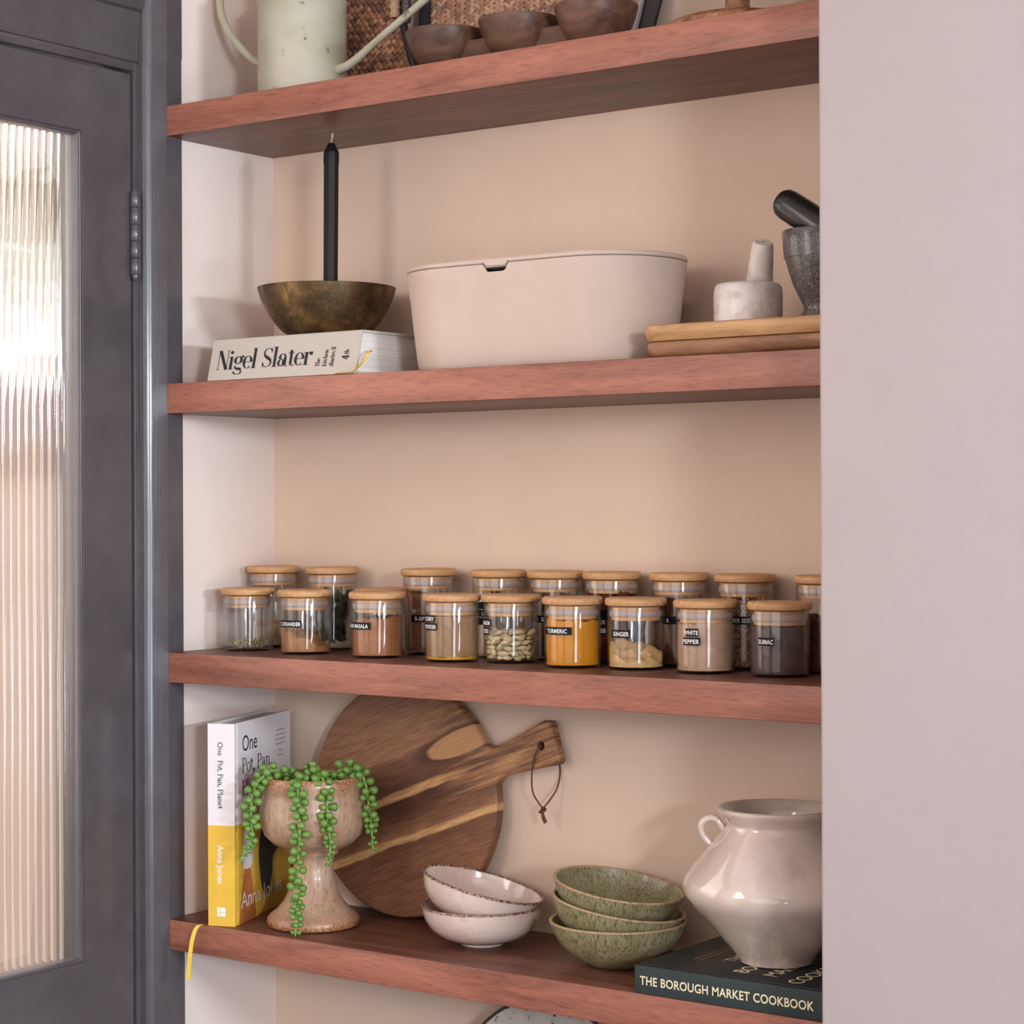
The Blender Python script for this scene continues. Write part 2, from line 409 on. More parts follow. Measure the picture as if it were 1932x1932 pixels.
def bl(d, x): return rect_loop(YI[0] + d, YI[1] - d, ZB[1] + d, ZT[1] - d, x)
bd.loft([bl(0.0, -0.0225), bl(0.0012, -0.0222), bl(0.0018, -0.0235), bl(0.0032, -0.0238), bl(0.0046, -0.027), bl(0.0052, -0.038), bl(0.0040, -0.045), bl(0.0, -0.045), bl(0.0, -0.0225)], False, False)
bd.build('glazing_bead', BLUE, DOOR, smooth=20)
GL = bpy.data.materials.new('reeded_glass'); GL.use_nodes = True
_nt = GL.node_tree; _nt.nodes.clear()
_o = N(_nt, 'ShaderNodeOutputMaterial'); _mx = N(_nt, 'ShaderNodeMixShader'); _t = N(_nt, 'ShaderNodeBsdfTransparent'); _g = N(_nt, 'ShaderNodeBsdfGlass')
_g.inputs['IOR'].default_value = 1.46; _g.inputs['Roughness'].default_value = 0.02; _g.inputs['Color'].default_value = (0.97, 0.965, 0.95, 1); _mx.inputs[0].default_value = 0.75
_nt.links.new(_t.outputs[0], _mx.inputs[1]); _nt.links.new(_g.outputs[0], _mx.inputs[2]); _nt.links.new(_mx.outputs[0], _o.inputs[0])
sec = []
PIT, RIBS, PER = 0.01175, 49, 8
for k in range(RIBS * PER + 1):
    y = -0.1265 - k * PIT / PER
    sec.append((-0.0405 + 0.0024 * abs(math.sin(PI * k / PER)) ** 0.8 - 0.0024, y))
ring = [(x, y) for x, y in sec] + [(-0.0475, sec[-1][1]), (-0.0475, sec[0][1])]
pane = MB().loft([[(x + .02, y + .0423, 0.842) for x, y in ring], [(x + .02, y + .0423, 1.873) for x, y in ring]])
pane.build('glass_pane', GL, DOOR, smooth=50)
hg = MB()
for k in range(5):
    z0 = 1.6975 + k * 0.0212
    hg.lathe([(0, z0), (.0052, z0), (.0062, z0 + .0012), (.0062, z0 + .0196), (.0052, z0 + .0208), (0, z0 + .0208)], 20, (0.0055, 0.0012, 0))
hg.lathe([(0, 1.690), (.003, 1.691), (.0048, 1.6945), (.0045, 1.6976), (0, 1.6976)], 20, (0.0055, 0.0012, 0))
hg.build('hinge', BLUE, DOOR)

# outdoors beyond the door: paving, a pale rendered wall, a hedge above it
MASON = plain('pale_render', srgb(156, 141, 133), 0.9, 0.06, 3)
struct(MB().box(-9, -0.45, -6, 9, -0.15, -0.05).build('ground', plain('pale_paving', srgb(190, 176, 160), 0.9, 0.1, 4)))
tag(MB().box(-3.0, -2.82, -3, 5.5, -0.05, 1.58).box(-3.04, -2.78, -3, 5.5, 1.52, 1.76, mi=1).box(-3.0, -2.815, -3, 5.5, 1.58, 1.60, mi=2)
    .build('garden_wall', [MASON, plain('wall_coping', srgb(120, 106, 104), 0.8), plain('brick_course', srgb(138, 108, 98), 0.9)]),
    'pale rendered garden wall seen dimly through the reeded door glass', 'wall', kind='structure')
hd_ = thing('hedge', 'yellowish green raised hedge behind the garden wall, blurred by door glass', 'hedge', (-4.4, 2.7, -0.05))
hb = MB(); rn = random.Random(4)
for k in range(1500):
    p_ = Vector((rn.uniform(-.25, .25), rn.uniform(-4.5, 4.8), rn.uniform(2.30, 2.72)))
    a = Vector((rn.uniform(-1, 1), rn.uniform(-1, 1), rn.uniform(-1, 1))).normalized() * .11; b = a.orthogonal().normalized() * .05
    hb.add([p_ - a, p_ + b, p_ + a, p_ - b], [(0, 1, 2, 3)])
hb.build('foliage', plain('hedge_green', srgb(136, 126, 82), 0.8, 0.3, 8), hd_, smooth=0)
for k in range(5):
    MB().tube([(0, -4 + 2 * k, 0), (.02, -4 + 2 * k, 1.2), (0, -4 + 2 * k, 2.4)], [.05, .045, .04], 10).build('trunk', plain('hedge_bark', srgb(120, 104, 90), .9), hd_)

# ---------------------------------------------------------------- shelves
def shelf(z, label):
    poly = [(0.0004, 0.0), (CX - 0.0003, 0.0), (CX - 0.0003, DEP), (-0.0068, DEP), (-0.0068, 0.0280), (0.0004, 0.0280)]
    o = MB().prism(poly, z - TH, z, 'xy', 0.0011).build('wall_shelf', [SHELFWOOD, SHELFSHADE], smooth=30)
    for f in o.data.polygons: f.material_index = 0 if f.normal.y < -0.4 else 1      # front faces in wood tone, other faces in a copy darkened for shade
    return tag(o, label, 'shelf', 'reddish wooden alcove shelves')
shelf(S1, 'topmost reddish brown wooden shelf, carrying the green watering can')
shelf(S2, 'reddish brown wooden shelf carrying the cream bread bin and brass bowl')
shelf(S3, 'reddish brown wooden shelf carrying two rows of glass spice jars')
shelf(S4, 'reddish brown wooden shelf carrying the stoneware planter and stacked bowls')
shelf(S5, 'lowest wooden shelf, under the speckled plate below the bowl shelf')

# ---------------------------------------------------------------- top shelf
SAGE = glaze('chipped_sage_enamel', srgb(176, 170, 144), srgb(112, 104, 86), (0.67, 0.73), 60, (1, 1, 1), 0.6, 0.0, srgb(188, 180, 160), 22, 0.03)
wc = thing('watering_can', 'pale sage green enamel watering can with thin curved spout', 'watering can', (0.150, 0.090, S1), math.radians(4))
r = 0.0563
MB().lathe([(0, .001), (r - .003, .001), (r, .003), (r, .1235), (r + .0008, .1245), (r + .0008, .1275), (r - .001, .129), (.045, .137), (.041, .140), (.041, .158), (.043, .160), (.040, .160), (.039, .14), (r - .004, .126), (r - .004, .005), (0, .005)], 72).build('body', SAGE, wc)
hpts = [(-.054, 0, .0545), (-.068, 0, .058), (-.085, 0, .069), (-.108, 0, .091), (-.126, 0, .116), (-.1335, 0, .140), (-.131, 0, .165), (-.118, 0, .188), (-.095, 0, .2), (-.065, 0, .198), (-.045, 0, .180), (-.040, 0, .156)]
def smooth_path(P, n=6):
    P = [Vector(p) for p in P]; out = []
    for i in range(len(P) - 1):
        p0, p1, p2, p3 = P[max(i - 1, 0)], P[i], P[i + 1], P[min(i + 2, len(P) - 1)]
        for k in range(n):
            t = k / n
            out.append(0.5 * ((2 * p1) + (p2 - p0) * t + (2 * p0 - 5 * p1 + 4 * p2 - p3) * t * t + (3 * p1 - p0 - 3 * p2 + p3) * t ** 3))
    return out + [P[-1]]
MB().tube(smooth_path(hpts), 0.0052, 14).build('handle', SAGE, wc)
spts = smooth_path([(.053, 0, .036), (.068, 0, .0385), (.085, 0, .046), (.105, 0, .0585), (.13, 0, .073), (.20, 0, .113), (.285, 0, .162), (.34, 0, .197)])
sp = MB().tube(spts, [.0062 - .0016 * min(1, i / 20) for i in range(len(spts))], 14).build('spout', SAGE, wc)
MB().lathe([(.004, 0), (.006, .004), (.014, .022), (.014, .024), (0, .027)], 24, mat=frame((.336, 0, .194), (-.5, 0, .85), (0, 1, 0))).build('rose', SAGE, sp)

def rand_island(name, stops, rough=0.6, bs=0.3):
    m, nt, b = new_mat(name)
    g = N(nt, 'ShaderNodeNewGeometry')
    c = ramp(nt, g.outputs['Random Per Island'], stops)
    f = noise_n(nt, coords(nt, (1, 1, 1)), 900, 3)
    nt.links.new(mixc(nt, 0.45, c, ramp(nt, f, [(.35, (.35, .3, .28, 1)), (.65, (1, 1, 1, 1))]), 'MULTIPLY'), b.inputs['Base Color'])
    b.inputs['Roughness'].default_value = rough; bump(nt, b, f, bs, 0.0006)
    return m
RATTAN_D = rand_island('dark_rattan', [(0, srgb(96, 62, 48)), (.5, srgb(148, 100, 74)), (1, srgb(188, 134, 98))])
RATTAN_L = rand_island('brown_rattan', [(0, srgb(132, 94, 76)), (.5, srgb(176, 130, 102)), (1, srgb(206, 162, 130))])
BLACKW = plain('black_stained_wood', srgb(34, 30, 30), 0.5, 0.2, 80)
def inside(p, poly):
    c = False; n = len(poly)
    for i in range(n):
        (x1, y1), (x2, y2) = poly[i], poly[(i + 1) % n]
        if (y1 > p[1]) != (y2 > p[1]) and p[0] < (x2 - x1) * (p[1] - y1) / (y2 - y1) + x1: c = not c
    return c
def slat(mb, c, ang, L, Wd, hgt, to3):
    """one bulged slat segment at 2D centre c"""
    ca, sa = math.cos(ang), math.sin(ang); V = []
    for i in range(4):
        a = (i / 3 - .5) * L
        for j in range(4):
            b = (j / 3 - .5) * Wd
            h = hgt * (1 - (2 * i / 3 - 1) ** 2 * .9) * (1 - (2 * j / 3 - 1) ** 2 * .35)
            V.append(to3(c[0] + a * ca - b * sa, c[1] + a * sa + b * ca, h))
    mb.add(V, [(4 * i + j, 4 * i + j + 1, 4 * i + j + 5, 4 * i + j + 4) for i in range(3) for j in range(3)])
# left tray: plain diagonal weave
t1 = thing('woven_tray', 'dark brown diagonally woven rattan tray leaning behind the watering can', 'tray', (0.20, 0.150, S1))
def to_l(x, z, h): return (x - 0.20, 0.005 + (z - S1) * 0.10 - h, z - S1)
polyL = [(0.085, 1.917), (0.288, 1.917), (0.262, 1.985), (0.245, 2.03), (0.245, 2.12), (0.085, 2.12)]
wv = MB(); cs = 0.0068
for i in range(-60, 60):
    for j in range(-60, 60):
        ang = math.radians(38)
        u, v = (i + .5) * cs, (j + .5) * cs * .95
        x = 0.18 + u * math.cos(ang) - v * math.sin(ang); z = 2.0 + u * math.sin(ang) + v * math.cos(ang)
        if not inside((x, z), polyL): continue
        a = ang + random.uniform(-.1, .1) + (PI / 2 if (i + j) % 2 else 0)
        slat(wv, (x, z), a, cs * 1.28, cs * random.uniform(.74, .92), 0.0022 + random.uniform(0, .0008), to_l)
wv.build('weave', RATTAN_D, t1, smooth=60, normals=False)
MB().prism([(x - 0.20, z - S1) for x, z in polyL], 0.0, 0.004, 'xz', mat=Matrix(((1, 0, 0, 0), (0, 1, .10, .0062), (0, 0, 1, 0), (0, 0, 0, 1)))).build('backing', BLACKW, t1)
MB().tube([to_l(x, z, .001) for x, z in [(.291, 1.917), (.265, 1.985), (.249, 2.03), (.249, 2.12)]], .0052, 8).build('rim', BLACKW, t1)
hw = MB().tube([(.257 - .2, -.006, z - S1) for z in (2.018, 2.04, 2.12)], .006, 12).build('handle', RATTAN_L, t1)
rg = MB()
for z in (2.022, 2.031, 2.040, 2.050, 2.06): rg.lathe([(.0062, z - S1 - .002), (.0074, z - S1), (.0062, z - S1 + .002)], 16, (.257 - .2, -.006, 0))
rg.build('binding', plain('pale_cane_binding', srgb(176, 152, 134), .4), hw)
MB().lathe([(0, 2.007 - S1), (.004, 2.0085 - S1), (.0058, 2.012 - S1), (.0058, 2.026 - S1), (.0064, 2.027 - S1), (.0064, 2.030 - S1), (.0055, 2.031 - S1), (.0055, 2.12 - S1), (0, 2.121 - S1)], 18, (.2775 - .2, -.008, 0)).build('peg', plain('dark_horn', srgb(66, 58, 58), .35), t1)
# right tray: herringbone weave in a black frame
t2 = thing('woven_tray', 'wide herringbone woven tray in black frame behind the wooden dish', 'tray', (0.42, 0.178, S1))
def to_r(x, z, h): return (x - 0.42, (z - S1) * 0.06 - h, z - S1)
polyR = [(0.284, 2.15), (0.284, 2.022), (0.288, 2.006), (0.300, 1.992), (0.33, 1.978), (0.40, 1.965), (0.585, 1.965), (0.602, 2.03), (0.628, 2.15)]
wv = MB(); cw = 0.0076; cl = 0.0082
for i in range(0, 50):
    for j in range(0, 60):
        x = 0.28 + i * cw; z = 1.95 + j * cl * .72 + (cl * .36 if i % 2 else 0) * 0
        if not inside((x, z), polyR): continue
        slat(wv, (x, z), math.radians(42 if i % 2 else -42) + random.uniform(-.08, .08), cw * 1.5, cl * .62 * random.uniform(.85, 1.05), .0018 + random.uniform(0, .0007), to_r)
wv.build('weave', RATTAN_L, t2, smooth=60, normals=False)
outer = [(0.262, 1.9155), (0.60, 1.9155), (0.632, 2.03), (0.668, 2.15), (0.262, 2.15)]
SH = Matrix(((1, 0, 0, 0), (0, 1, .06, .0015), (0, 0, 1, 0), (0, 0, 0, 1)))
MB().prism([(x - 0.42, z - S1) for x, z in outer], 0.0, 0.006, 'xz', mat=SH).build('frame', BLACKW, t2)
MB().tube([to_r(x, z, .0015) for x, z in [(.589, 1.960), (.6065, 2.03), (.633, 2.15)]], .0042, 8).build('edging', plain('grey_wood_edging', srgb(150, 138, 138), .45), t2)

DARKB = wood('dark_carved_wood', srgb(64, 42, 34), srgb(104, 72, 56), srgb(128, 92, 72), 'x', 1.6, 0.45, 0.4)
dish = thing('carved_dish', 'dark carved wooden dish of three joined round bowls', 'dish', (0.498, 0.075, S1))
for k in (-1, 0, 1):
    MB().lathe([(0, .0), (.014, .0), (.0215, .003), (.0310, .0125), (.0385, .0250), (.0440, .0380), (.0475, .0505), (.0474, .0530), (.0460, .0532), (.042, .042), (.032, .020), (.02, .009), (0, .007)], 56, (k * 0.1075, 0, 0)).build('bowl', DARKB, dish)
for k in (-1, 1):
    q = [(-.028, -.012, .002), (.028, -.012, .002), (.028, .012, .002), (-.028, .012, .002)]
    MB().loft([[(x + k * .0537, y * .9, .002) for x, y, z in q], [(x * .8 + k * .0537, y, .02) for x, y, z in q], [(x * .5 + k * .0537, y, .036) for x, y, z in q]]).build('bridge', DARKB, dish)

CAKEW = wood('zebra_grain_wood', srgb(112, 66, 44), srgb(158, 106, 76), srgb(190, 142, 110), 'y', 2.2, 0.32, 0.5, 1.3)
cs_ = thing('cake_stand', 'wooden cake stand with domed foot at the right end of top shelf', 'cake stand', (0.7737, 0.100, S1))
MB().lathe([(0, 0), (.083, 0), (.0845, .003), (.083, .008), (.075, .0135), (.06, .0185), (.04, .0225), (.02, .0245), (0, .025)], 72).build('foot', CAKEW, cs_)
MB().lathe([(.0142, .0235), (.0134, .028), (.0134, .115), (.018, .122), (0, .122)], 40).build('stem', CAKEW, cs_)
MB().lathe([(0, .122), (.095, .122), (.1, .127), (.098, .134), (0, .136)], 72).build('plate', CAKEW, cs_)

# ---------------------------------------------------------------- second shelf
LINEN = plain('oatmeal_linen', srgb(193, 182, 172), 0.9, 0.05, 700, 0.25, 0.1)
PAPER, _nt, _b = new_mat('page_edges')
_f = noise_n(_nt, coords(_nt, (2, 2, 700)), 3.0, 2); _nt.links.new(ramp(_nt, _f, [(.35, srgb(206, 196, 190)), (.65, srgb(238, 232, 228))]), _b.inputs['Base Color']); _b.inputs['Roughness'].default_value = .85
BLACKI = plain('black_ink', srgb(26, 24, 24), 0.6, 0.0)
YRIB = plain('yellow_ribbon', srgb(232, 190, 72), 0.6, 0.08, 300, 0.2)
b1 = thing('cookbook', 'thick cream linen cookbook lying flat under the brass bowl', 'book', (0.0666, 0.003, S2))
SK = Matrix(((1, 0, 0, 0), (0, 1, .25, 0), (0, 0, 1, 0), (0, 0, 0, 1)))
BW, BH, BD = 0.2420, 0.0535, 0.176
cvr = MB().box(0, BW, .0015, BD, 0, .0034, .0012, mat=SK).box(0, BW, .0015, BD, BH - .0034, BH, .0012, mat=SK)
cvr.loft([[(0, y, z) for y, z in q] for q in [[(0, .001), (0, BH - .001), (.003, BH), (.006, BH - .0032), (.003, BH - .006), (.003, .006), (.006, .0032), (.003, 0)]]] +
         [[(BW, y, z) for y, z in [(0, .001), (0, BH - .001), (.003, BH), (.006, BH - .0032), (.003, BH - .006), (.003, .006), (.006, .0032), (.003, 0)]]], mat=SK)
cv = cvr.build('cover', LINEN, b1, smooth=30)
MB().box(.003, BW - .004, .004, BD - .004, .0034, BH - .0034, mat=SK).build('pages', PAPER, b1)
spine = frame((0, -.0003, 0), (1, 0, 0), (0, .25, 1))
f1 = Serif(.135, .030); tx = MB()
v, f, w = f1.shape('Nigel Slater', .0250, 1.0)
kx = 0.1585 / w
tx.add([Vector((p.x * kx + .0120, p.y + .0145, 0)) for p in v], f, mat=spine)
f2 = Serif(.17, .06)
for s, x, z, sz in (('The', .1835, .0115, .0068), ('kitchen', .1945, .0115, .0068), ('diaries II', .2055, .0110, .0068)):
    v, f, w = f2.shape(s, sz); tx.add([Vector((x - p.y, z + p.x, 0)) for p in v], f, mat=spine)
v, f, w = Serif(.17, .075).shape('4', .0112); tx.add([Vector((.2285 - p.y, .0185 + p.x, 0)) for p in v], f, mat=spine)
v, f, w = f2.shape('th', .0072); tx.add([Vector((.2270 - p.y, .0250 + p.x, 0)) for p in v], f, mat=spine)
tx.build('lettering', BLACKI, cv, smooth=0, normals=False)
rp = smooth_path([(BW - .004, .030, .0260), (BW + .005, .016, .0262), (BW + .0105, .006, .0200), (BW + .008, -.002, .0100), (BW - .002, -.0045, .0022), (BW - .022, -.0055, .0015), (BW - .034, -.0045, -.0005)])
rb = MB(); R2 = []
for i, p in enumerate(rp):
    k = min(1, i / (len(rp) - 1)); R2.append((p, p + Vector((.0015 - .003 * k, .0062, .0030 - .0026 * k))))
rb.loft([[a + Vector((0, 0, .0003)), b + Vector((0, 0, .0003)), b, a] for a, b in R2]).build('ribbon', YRIB, b1)

BRASS, _nt, _b = new_mat('aged_brass')
_f = noise_n(_nt, coords(_nt), 34, 7, 0.62, .4); _g = noise_n(_nt, coords(_nt), 260, 3, .6)
_m = N(_nt, 'ShaderNodeMath', operation='MULTIPLY_ADD'); _nt.links.new(_g, _m.inputs[0]); _m.inputs[1].default_value = .3; _nt.links.new(_f, _m.inputs[2])
_nt.links.new(ramp(_nt, _m.outputs[0], [(.48, srgb(84, 70, 56)), (.66, srgb(124, 100, 72)), (.86, srgb(176, 140, 92))]), _b.inputs['Base Color'])
_nt.links.new(ramp(_nt, _f, [(.3, (.5, .5, .5, 1)), (.7, (.3, .3, .3, 1))]), _b.inputs['Roughness']); _b.inputs['Metallic'].default_value = 0.9
ZB1 = S2 + BH
bb = thing('brass_bowl', 'patinated brass bowl on the thick linen book', 'bowl', (0.1806, 0.100, ZB1))
MB().lathe([(0, 0), (.036, 0), (.044, .0022), (.056, .0095), (.067, .021), (.0765, .036), (.0835, .051), (.0873, .0640), (.0868, .0645), (.0858, .0640), (.082, .051), (.075, .0365), (.0655, .022), (.054, .011), (.042, .0045), (0, .003)], 96).build('bowl', BRASS, bb)
WAX = plain('black_wax', srgb(30, 26, 27), 0.45, 0.1, 90, 0.05, 0.2)
cd = thing('candle', 'tall black dinner candle standing in the brass bowl', 'candle', (0.1862, 0.100, ZB1 + .0032))
zl = 1.862 - (ZB1 + .0032)
prof = [(.0088, 0), (.0094, .03), (.0098, zl - .03), (.0104, zl - .022), (.0102, zl - .012), (.0045, zl - .001), (.0030, zl)]
rings = [[(.0030 * z / zl + r_ * (1.0 if i % 2 else .94) * math.cos(2 * PI * i / 16), r_ * (1.0 if i % 2 else .94) * math.sin(2 * PI * i / 16), z) for i in range(16)] for r_, z in prof]
MB().loft(rings).build('wax', WAX, cd, smooth=12)
MB().tube(smooth_path([(.0030, 0, zl - .001), (.0034, 0, zl + .003), (.0055, -.001, zl + .006), (.0052, -.001, zl + .009), (.0070, -.001, zl + .0115)]), [.0009] * 8 + [.0014] * 9, 8).build('wick', plain('charred_wick', srgb(196, 170, 160), .9, .4, 500), cd)

# bread bin: flared stadium with lid and finger notch
CREAM = plain('bamboo_fibre_cream', srgb(204, 182, 167), 0.62, 0.03, 26, 0.03, 0.3)
def stadium(x0, x1, yc, b, z, n=24):
    P = [(x1 + b * math.sin(a), yc - b * math.cos(a), z) for a in [PI * i / n for i in range(n + 1)]]
    P += [(x0 - b * math.sin(a), yc + b * math.cos(a), z) for a in [PI * i / n for i in range(n + 1)]]
    m = 60; xs = [x0 + (x1 - x0) * i / m for i in range(1, m)]
    return P + [(x, yc - b, z) for x in xs]
bx0, bx1, byc = 0.4268, 0.6058, 0.0975
bin_ = thing('bread_bin', 'cream oval bread bin with a notched lid', 'bread bin', (0.516, byc, S2))
def bring(b, z, dx=0.0): return [(x - 0.516, y - byc, zz - S2) for x, y, zz in stadium(bx0 + dx, bx1 - dx, byc, b, S2 + z)]
ZR = 0.1165
def notch(p, z):
    xx = p[0] + 0.516
    if p[1] > -0.05: return z
    t = min(max((xx - 0.4925) / .0075, 0), 1) * min(max((0.5310 - xx) / .0075, 0), 1)
    t = t * t * (3 - 2 * t)
    return z - 0.0090 * t
rings = [bring(.066, .0), bring(.073, .002), bring(.0765, .008), bring(.0805, .04), bring(.0848, .08), bring(.0892, ZR - .002), bring(.0893, ZR), bring(.0865, ZR), bring(.0860, ZR - .01), bring(.0760, .010), bring(.066, .005)]
for k in (5, 6, 7, 8): rings[k] = [(p[0], p[1], notch(p, p[2])) for p in rings[k]]
MB().loft(rings).build('body', CREAM, bin_, smooth=35)
lid = [bring(.078, ZR - .004), bring(.0850, ZR - .0035), bring(.0855, ZR + .0008), bring(.0888, ZR + .0010), bring(.0900, ZR + .0022), bring(.0900, ZR + .0048), bring(.0885, ZR + .0066), bring(.084, ZR + .0070)]
def tab(p, z):
    q = ZR - .0010; return z - (ZR + .0010 - (notch(p, q) + .0058 if notch(p, q) < q - .002 else ZR + .0010)) * .75
for k in (3, 4): lid[k] = [(p[0], p[1], tab(p, p[2])) for p in lid[k]]
MB().loft(lid).build('lid', CREAM, bin_, smooth=35)

def rboard(x0, x1, y0, y1, r_, z0, z1, n=12):
    def loop(d, z):
        P = []
        for cx, cy, a0 in ((x1 - r_, y0 + r_, -90), (x1 - r_, y1 - r_, 0), (x0 + r_, y1 - r_, 90), (x0 + r_, y0 + r_, 180)):
            for i in range(n + 1):
                a = math.radians(a0 + 90 * i / n); P.append((cx + (r_ - d) * math.cos(a), cy + (r_ - d) * math.sin(a), z))
        return P
    h = z1 - z0
    return MB().loft([loop(.010, z0), loop(.0055, z0 + .0008), loop(.0025, z0 + h * .25), loop(.0003, z0 + h * .55), loop(0, z0 + h * .75), loop(.0008, z1 - .0012), loop(.003, z1)])
OAKB = wood('oiled_oak', srgb(168, 122, 80), srgb(204, 158, 110), srgb(220, 178, 130), 'x', 1.4, 0.45)
WALB = wood('brown_acacia', srgb(112, 74, 52), srgb(154, 108, 78), srgb(182, 134, 98), 'x', 1.4, 0.45)
o = rboard(0.7060, 0.966, 0.002, 0.192, .026, S2 + .0002, S2 + .0166).build('chopping_board', WALB)
tag(o, 'darker brown chopping board, lower of the stacked pair', 'chopping board', 'stacked chopping boards')
ZBD = S2 + .0348
o = rboard(0.7035, 0.966, 0.001, 0.190, .026, S2 + .0170, ZBD).build('chopping_board', OAKB)
tag(o, 'pale oak chopping board under the white marble mortar', 'chopping board', 'stacked chopping boards')

MARB = glaze('white_marble', srgb(216, 203, 197), srgb(188, 168, 156), (.5, .75), 50, (1, 1, 1), .4, .15, srgb(228, 218, 214), 18, .02)
mt = thing('mortar', 'small white marble mortar on the oak board', 'mortar', (0.7895, 0.093, ZBD))
MB().lathe([(0, 0), (.0362, 0), (.0372, .001), (.0374, .036), (.0366, .0425), (.0345, .0460), (.0315, .0472), (.0275, .0462), (.0255, .041), (.020, .02), (0, .015)], 72).build('bowl', MARB, mt)
def rod(mb, a, b, prof, seg=28):
    a, b = Vector(a), Vector(b); z = (b - a).normalized(); x = z.orthogonal().normalized(); y = z.cross(x)
    M = Matrix(((x.x, y.x, z.x, a.x), (x.y, y.y, z.y, a.y), (x.z, y.z, z.z, a.z), (0, 0, 0, 1)))
    return mb.lathe(prof, seg, mat=M)
A, B = Vector((0.7905, 0.110, ZBD + .0185)), Vector((0.8140, 0.0825, 1.6865)); L = (B - A).length
ps = rod(MB(), A, B, [(0, -.001), (.010, 0), (.0165, .006), (.0165, .016), (.0150, .030), (.0118, L - .006), (.0112, L - .002), (.0095, L), (0, L + .0006)]).build('pestle', MARB)
tag(ps, 'white marble pestle standing in the small marble mortar', 'pestle')
d_ = (B - A).normalized(); q = B + d_ * .0006
o = rod(MB(), q, q + d_ * .0002, [(0, 0), (.0011, .0), (.0011, .0002), (0, .0003)], 12).build('pin_hole', BLACKI, ps)
GRAN = glaze('grey_granite', srgb(78, 73, 71), srgb(132, 124, 118), (.50, .64), 620, (1, 1, 1), .33, .3, srgb(58, 54, 53), 240, .03)
dm = thing('mortar', 'dark speckled granite footed mortar beside the chimney wall', 'mortar', (0.8770, 0.100, ZBD))
MB().lathe([(0, 0), (.0258, 0), (.0262, .003), (.0250, .008), (.0215, .013), (.0210, .017), (.0250, .026), (.0325, .042), (.0375, .058), (.0398, .0665), (.0402, .0690), (.0418, .0692), (.0432, .085), (.0438, .096), (.0428, .0985), (.0405, .0985), (.0385, .09), (.034, .06), (.02, .03), (0, .026)], 72).build('bowl', GRAN, dm)
A, B = Vector((0.9080, 0.100, 1.6775)), Vector((0.8290, 0.094, 1.7315)); L = (B - A).length
pb = rod(MB(), A, B, [(0, -.003), (.009, -.002), (.0165, .004), (.0178, .012), (.0172, L * .5), (.0168, L - .012), (.0155, L - .004), (.0115, L + .001), (0, L + .003)]).build('pestle', glaze('black_granite', srgb(33, 32, 33), srgb(84, 80, 78), (.60, .72), 420, (1, 1, 1), .34, .25))
tag(pb, 'black granite pestle leaning out of the dark mortar', 'pestle')

# ---------------------------------------------------------------- spice jars
GLASS = thin_glass('clear_jar_glass', refl=1.4)
BAMB = wood('bamboo_lid', srgb(176, 124, 80), srgb(206, 156, 108), srgb(220, 176, 130), 'x', 2.4, 0.42, 0.4, pores=.3)
PLUG = plain('bamboo_plug', srgb(214, 160, 108), 0.6, 0.05, 200)
GASK = plain('silicone_gasket', srgb(182, 160, 150), 0.45, 0.02)
TAPE = plain('black_label_tape', srgb(20, 20, 21), 0.55, 0.05, spec=0.2)
EMB = plain('embossed_white', srgb(226, 222, 220), 0.6, 0.0)
JR = 0.0323
_gl, _ld = {}, {}
def jar_meshes(h):
    """glass body and lid for a jar of total height h, built once per height"""
    if h in _gl: return _gl[h]
    zg = h - 0.0098
    g = MB().lathe([(0, 0), (JR - .004, 0), (JR - .001, .0008), (JR, .003), (JR, zg - .0008), (JR - .0007, zg), (JR - .0016, zg - .0006), (JR - .0019, .006), (JR - .004, .0036), (0, .0032)], 72).build('glass', GLASS)
    l = MB().lathe([(0, h - .0092), (.0325, h - .0092), (.0343, h - .0080), (.0350, h - .0056), (.0350, h - .0034), (.0343, h - .0012), (.0326, h - .0001), (0, h)], 72).build('lid', BAMB)
    p = MB().lathe([(0, h - .0255), (.0268, h - .0255), (.0275, h - .0248), (.0275, h - .0100), (0, h - .0100)], 48).build('plug', PLUG)
    q = MB().lathe([(.0276, h - .0215), (.0288, h - .0213), (.0301, h - .0195), (.0301, h - .0160), (.0286, h - .0138), (.0276, h - .0136)], 48).build('gasket', GASK)
    _gl[h] = (g.data, l.data, p.data, q.data)
    for o in (g, l, p, q): bpy.data.objects.remove(o)
    return _gl[h]
def part(name, me, parent):
    o = bpy.data.objects.new(name, me); COL.objects.link(o); o.parent = parent; return o
def jar(label, x, y, h, strips=(), row='front row of spice jars'):
    rz = math.atan2(CAM.y - y, CAM.x - x) + PI / 2
    j = thing('spice_jar', label, 'jar', (x, y, S3), rz, row)
    g, l, p, q = jar_meshes(h)
    part('glass', g, j); lo = part('lid', l, j); part('plug', p, lo); part('gasket', q, lo)
    for s, zc, aL, aR, pad in strips:
        rr = JR + .0002
        mb = MB(); n = 24; A = [aL + (aR - aL) * i / n for i in range(n + 1)]; hh = .0043
        mb.loft([[(R * math.sin(a), -R * math.cos(a), zc + dz) for R, dz in ((rr, -hh), (rr + .0003, -hh), (rr + .0003, hh), (rr, hh))] for a in A])
        tp = mb.build('label_tape', TAPE, j, smooth=30)
        if s:
            V, Fc = text_shape(s, .0066, .03, .0, spacing=1.08)
            x1 = max(p_.x for p_ in V); tw = len(s) * .00345; k = tw / x1; out = []
            for p_ in V:
                a = aR - (pad + tw - p_.x * k) / JR; R = rr + .00045
                out.append((R * math.sin(a), -R * math.cos(a), zc - .0024 + p_.y))
            MB().add(out, Fc).build('lettering', EMB, tp, smooth=0, normals=False)
    return j
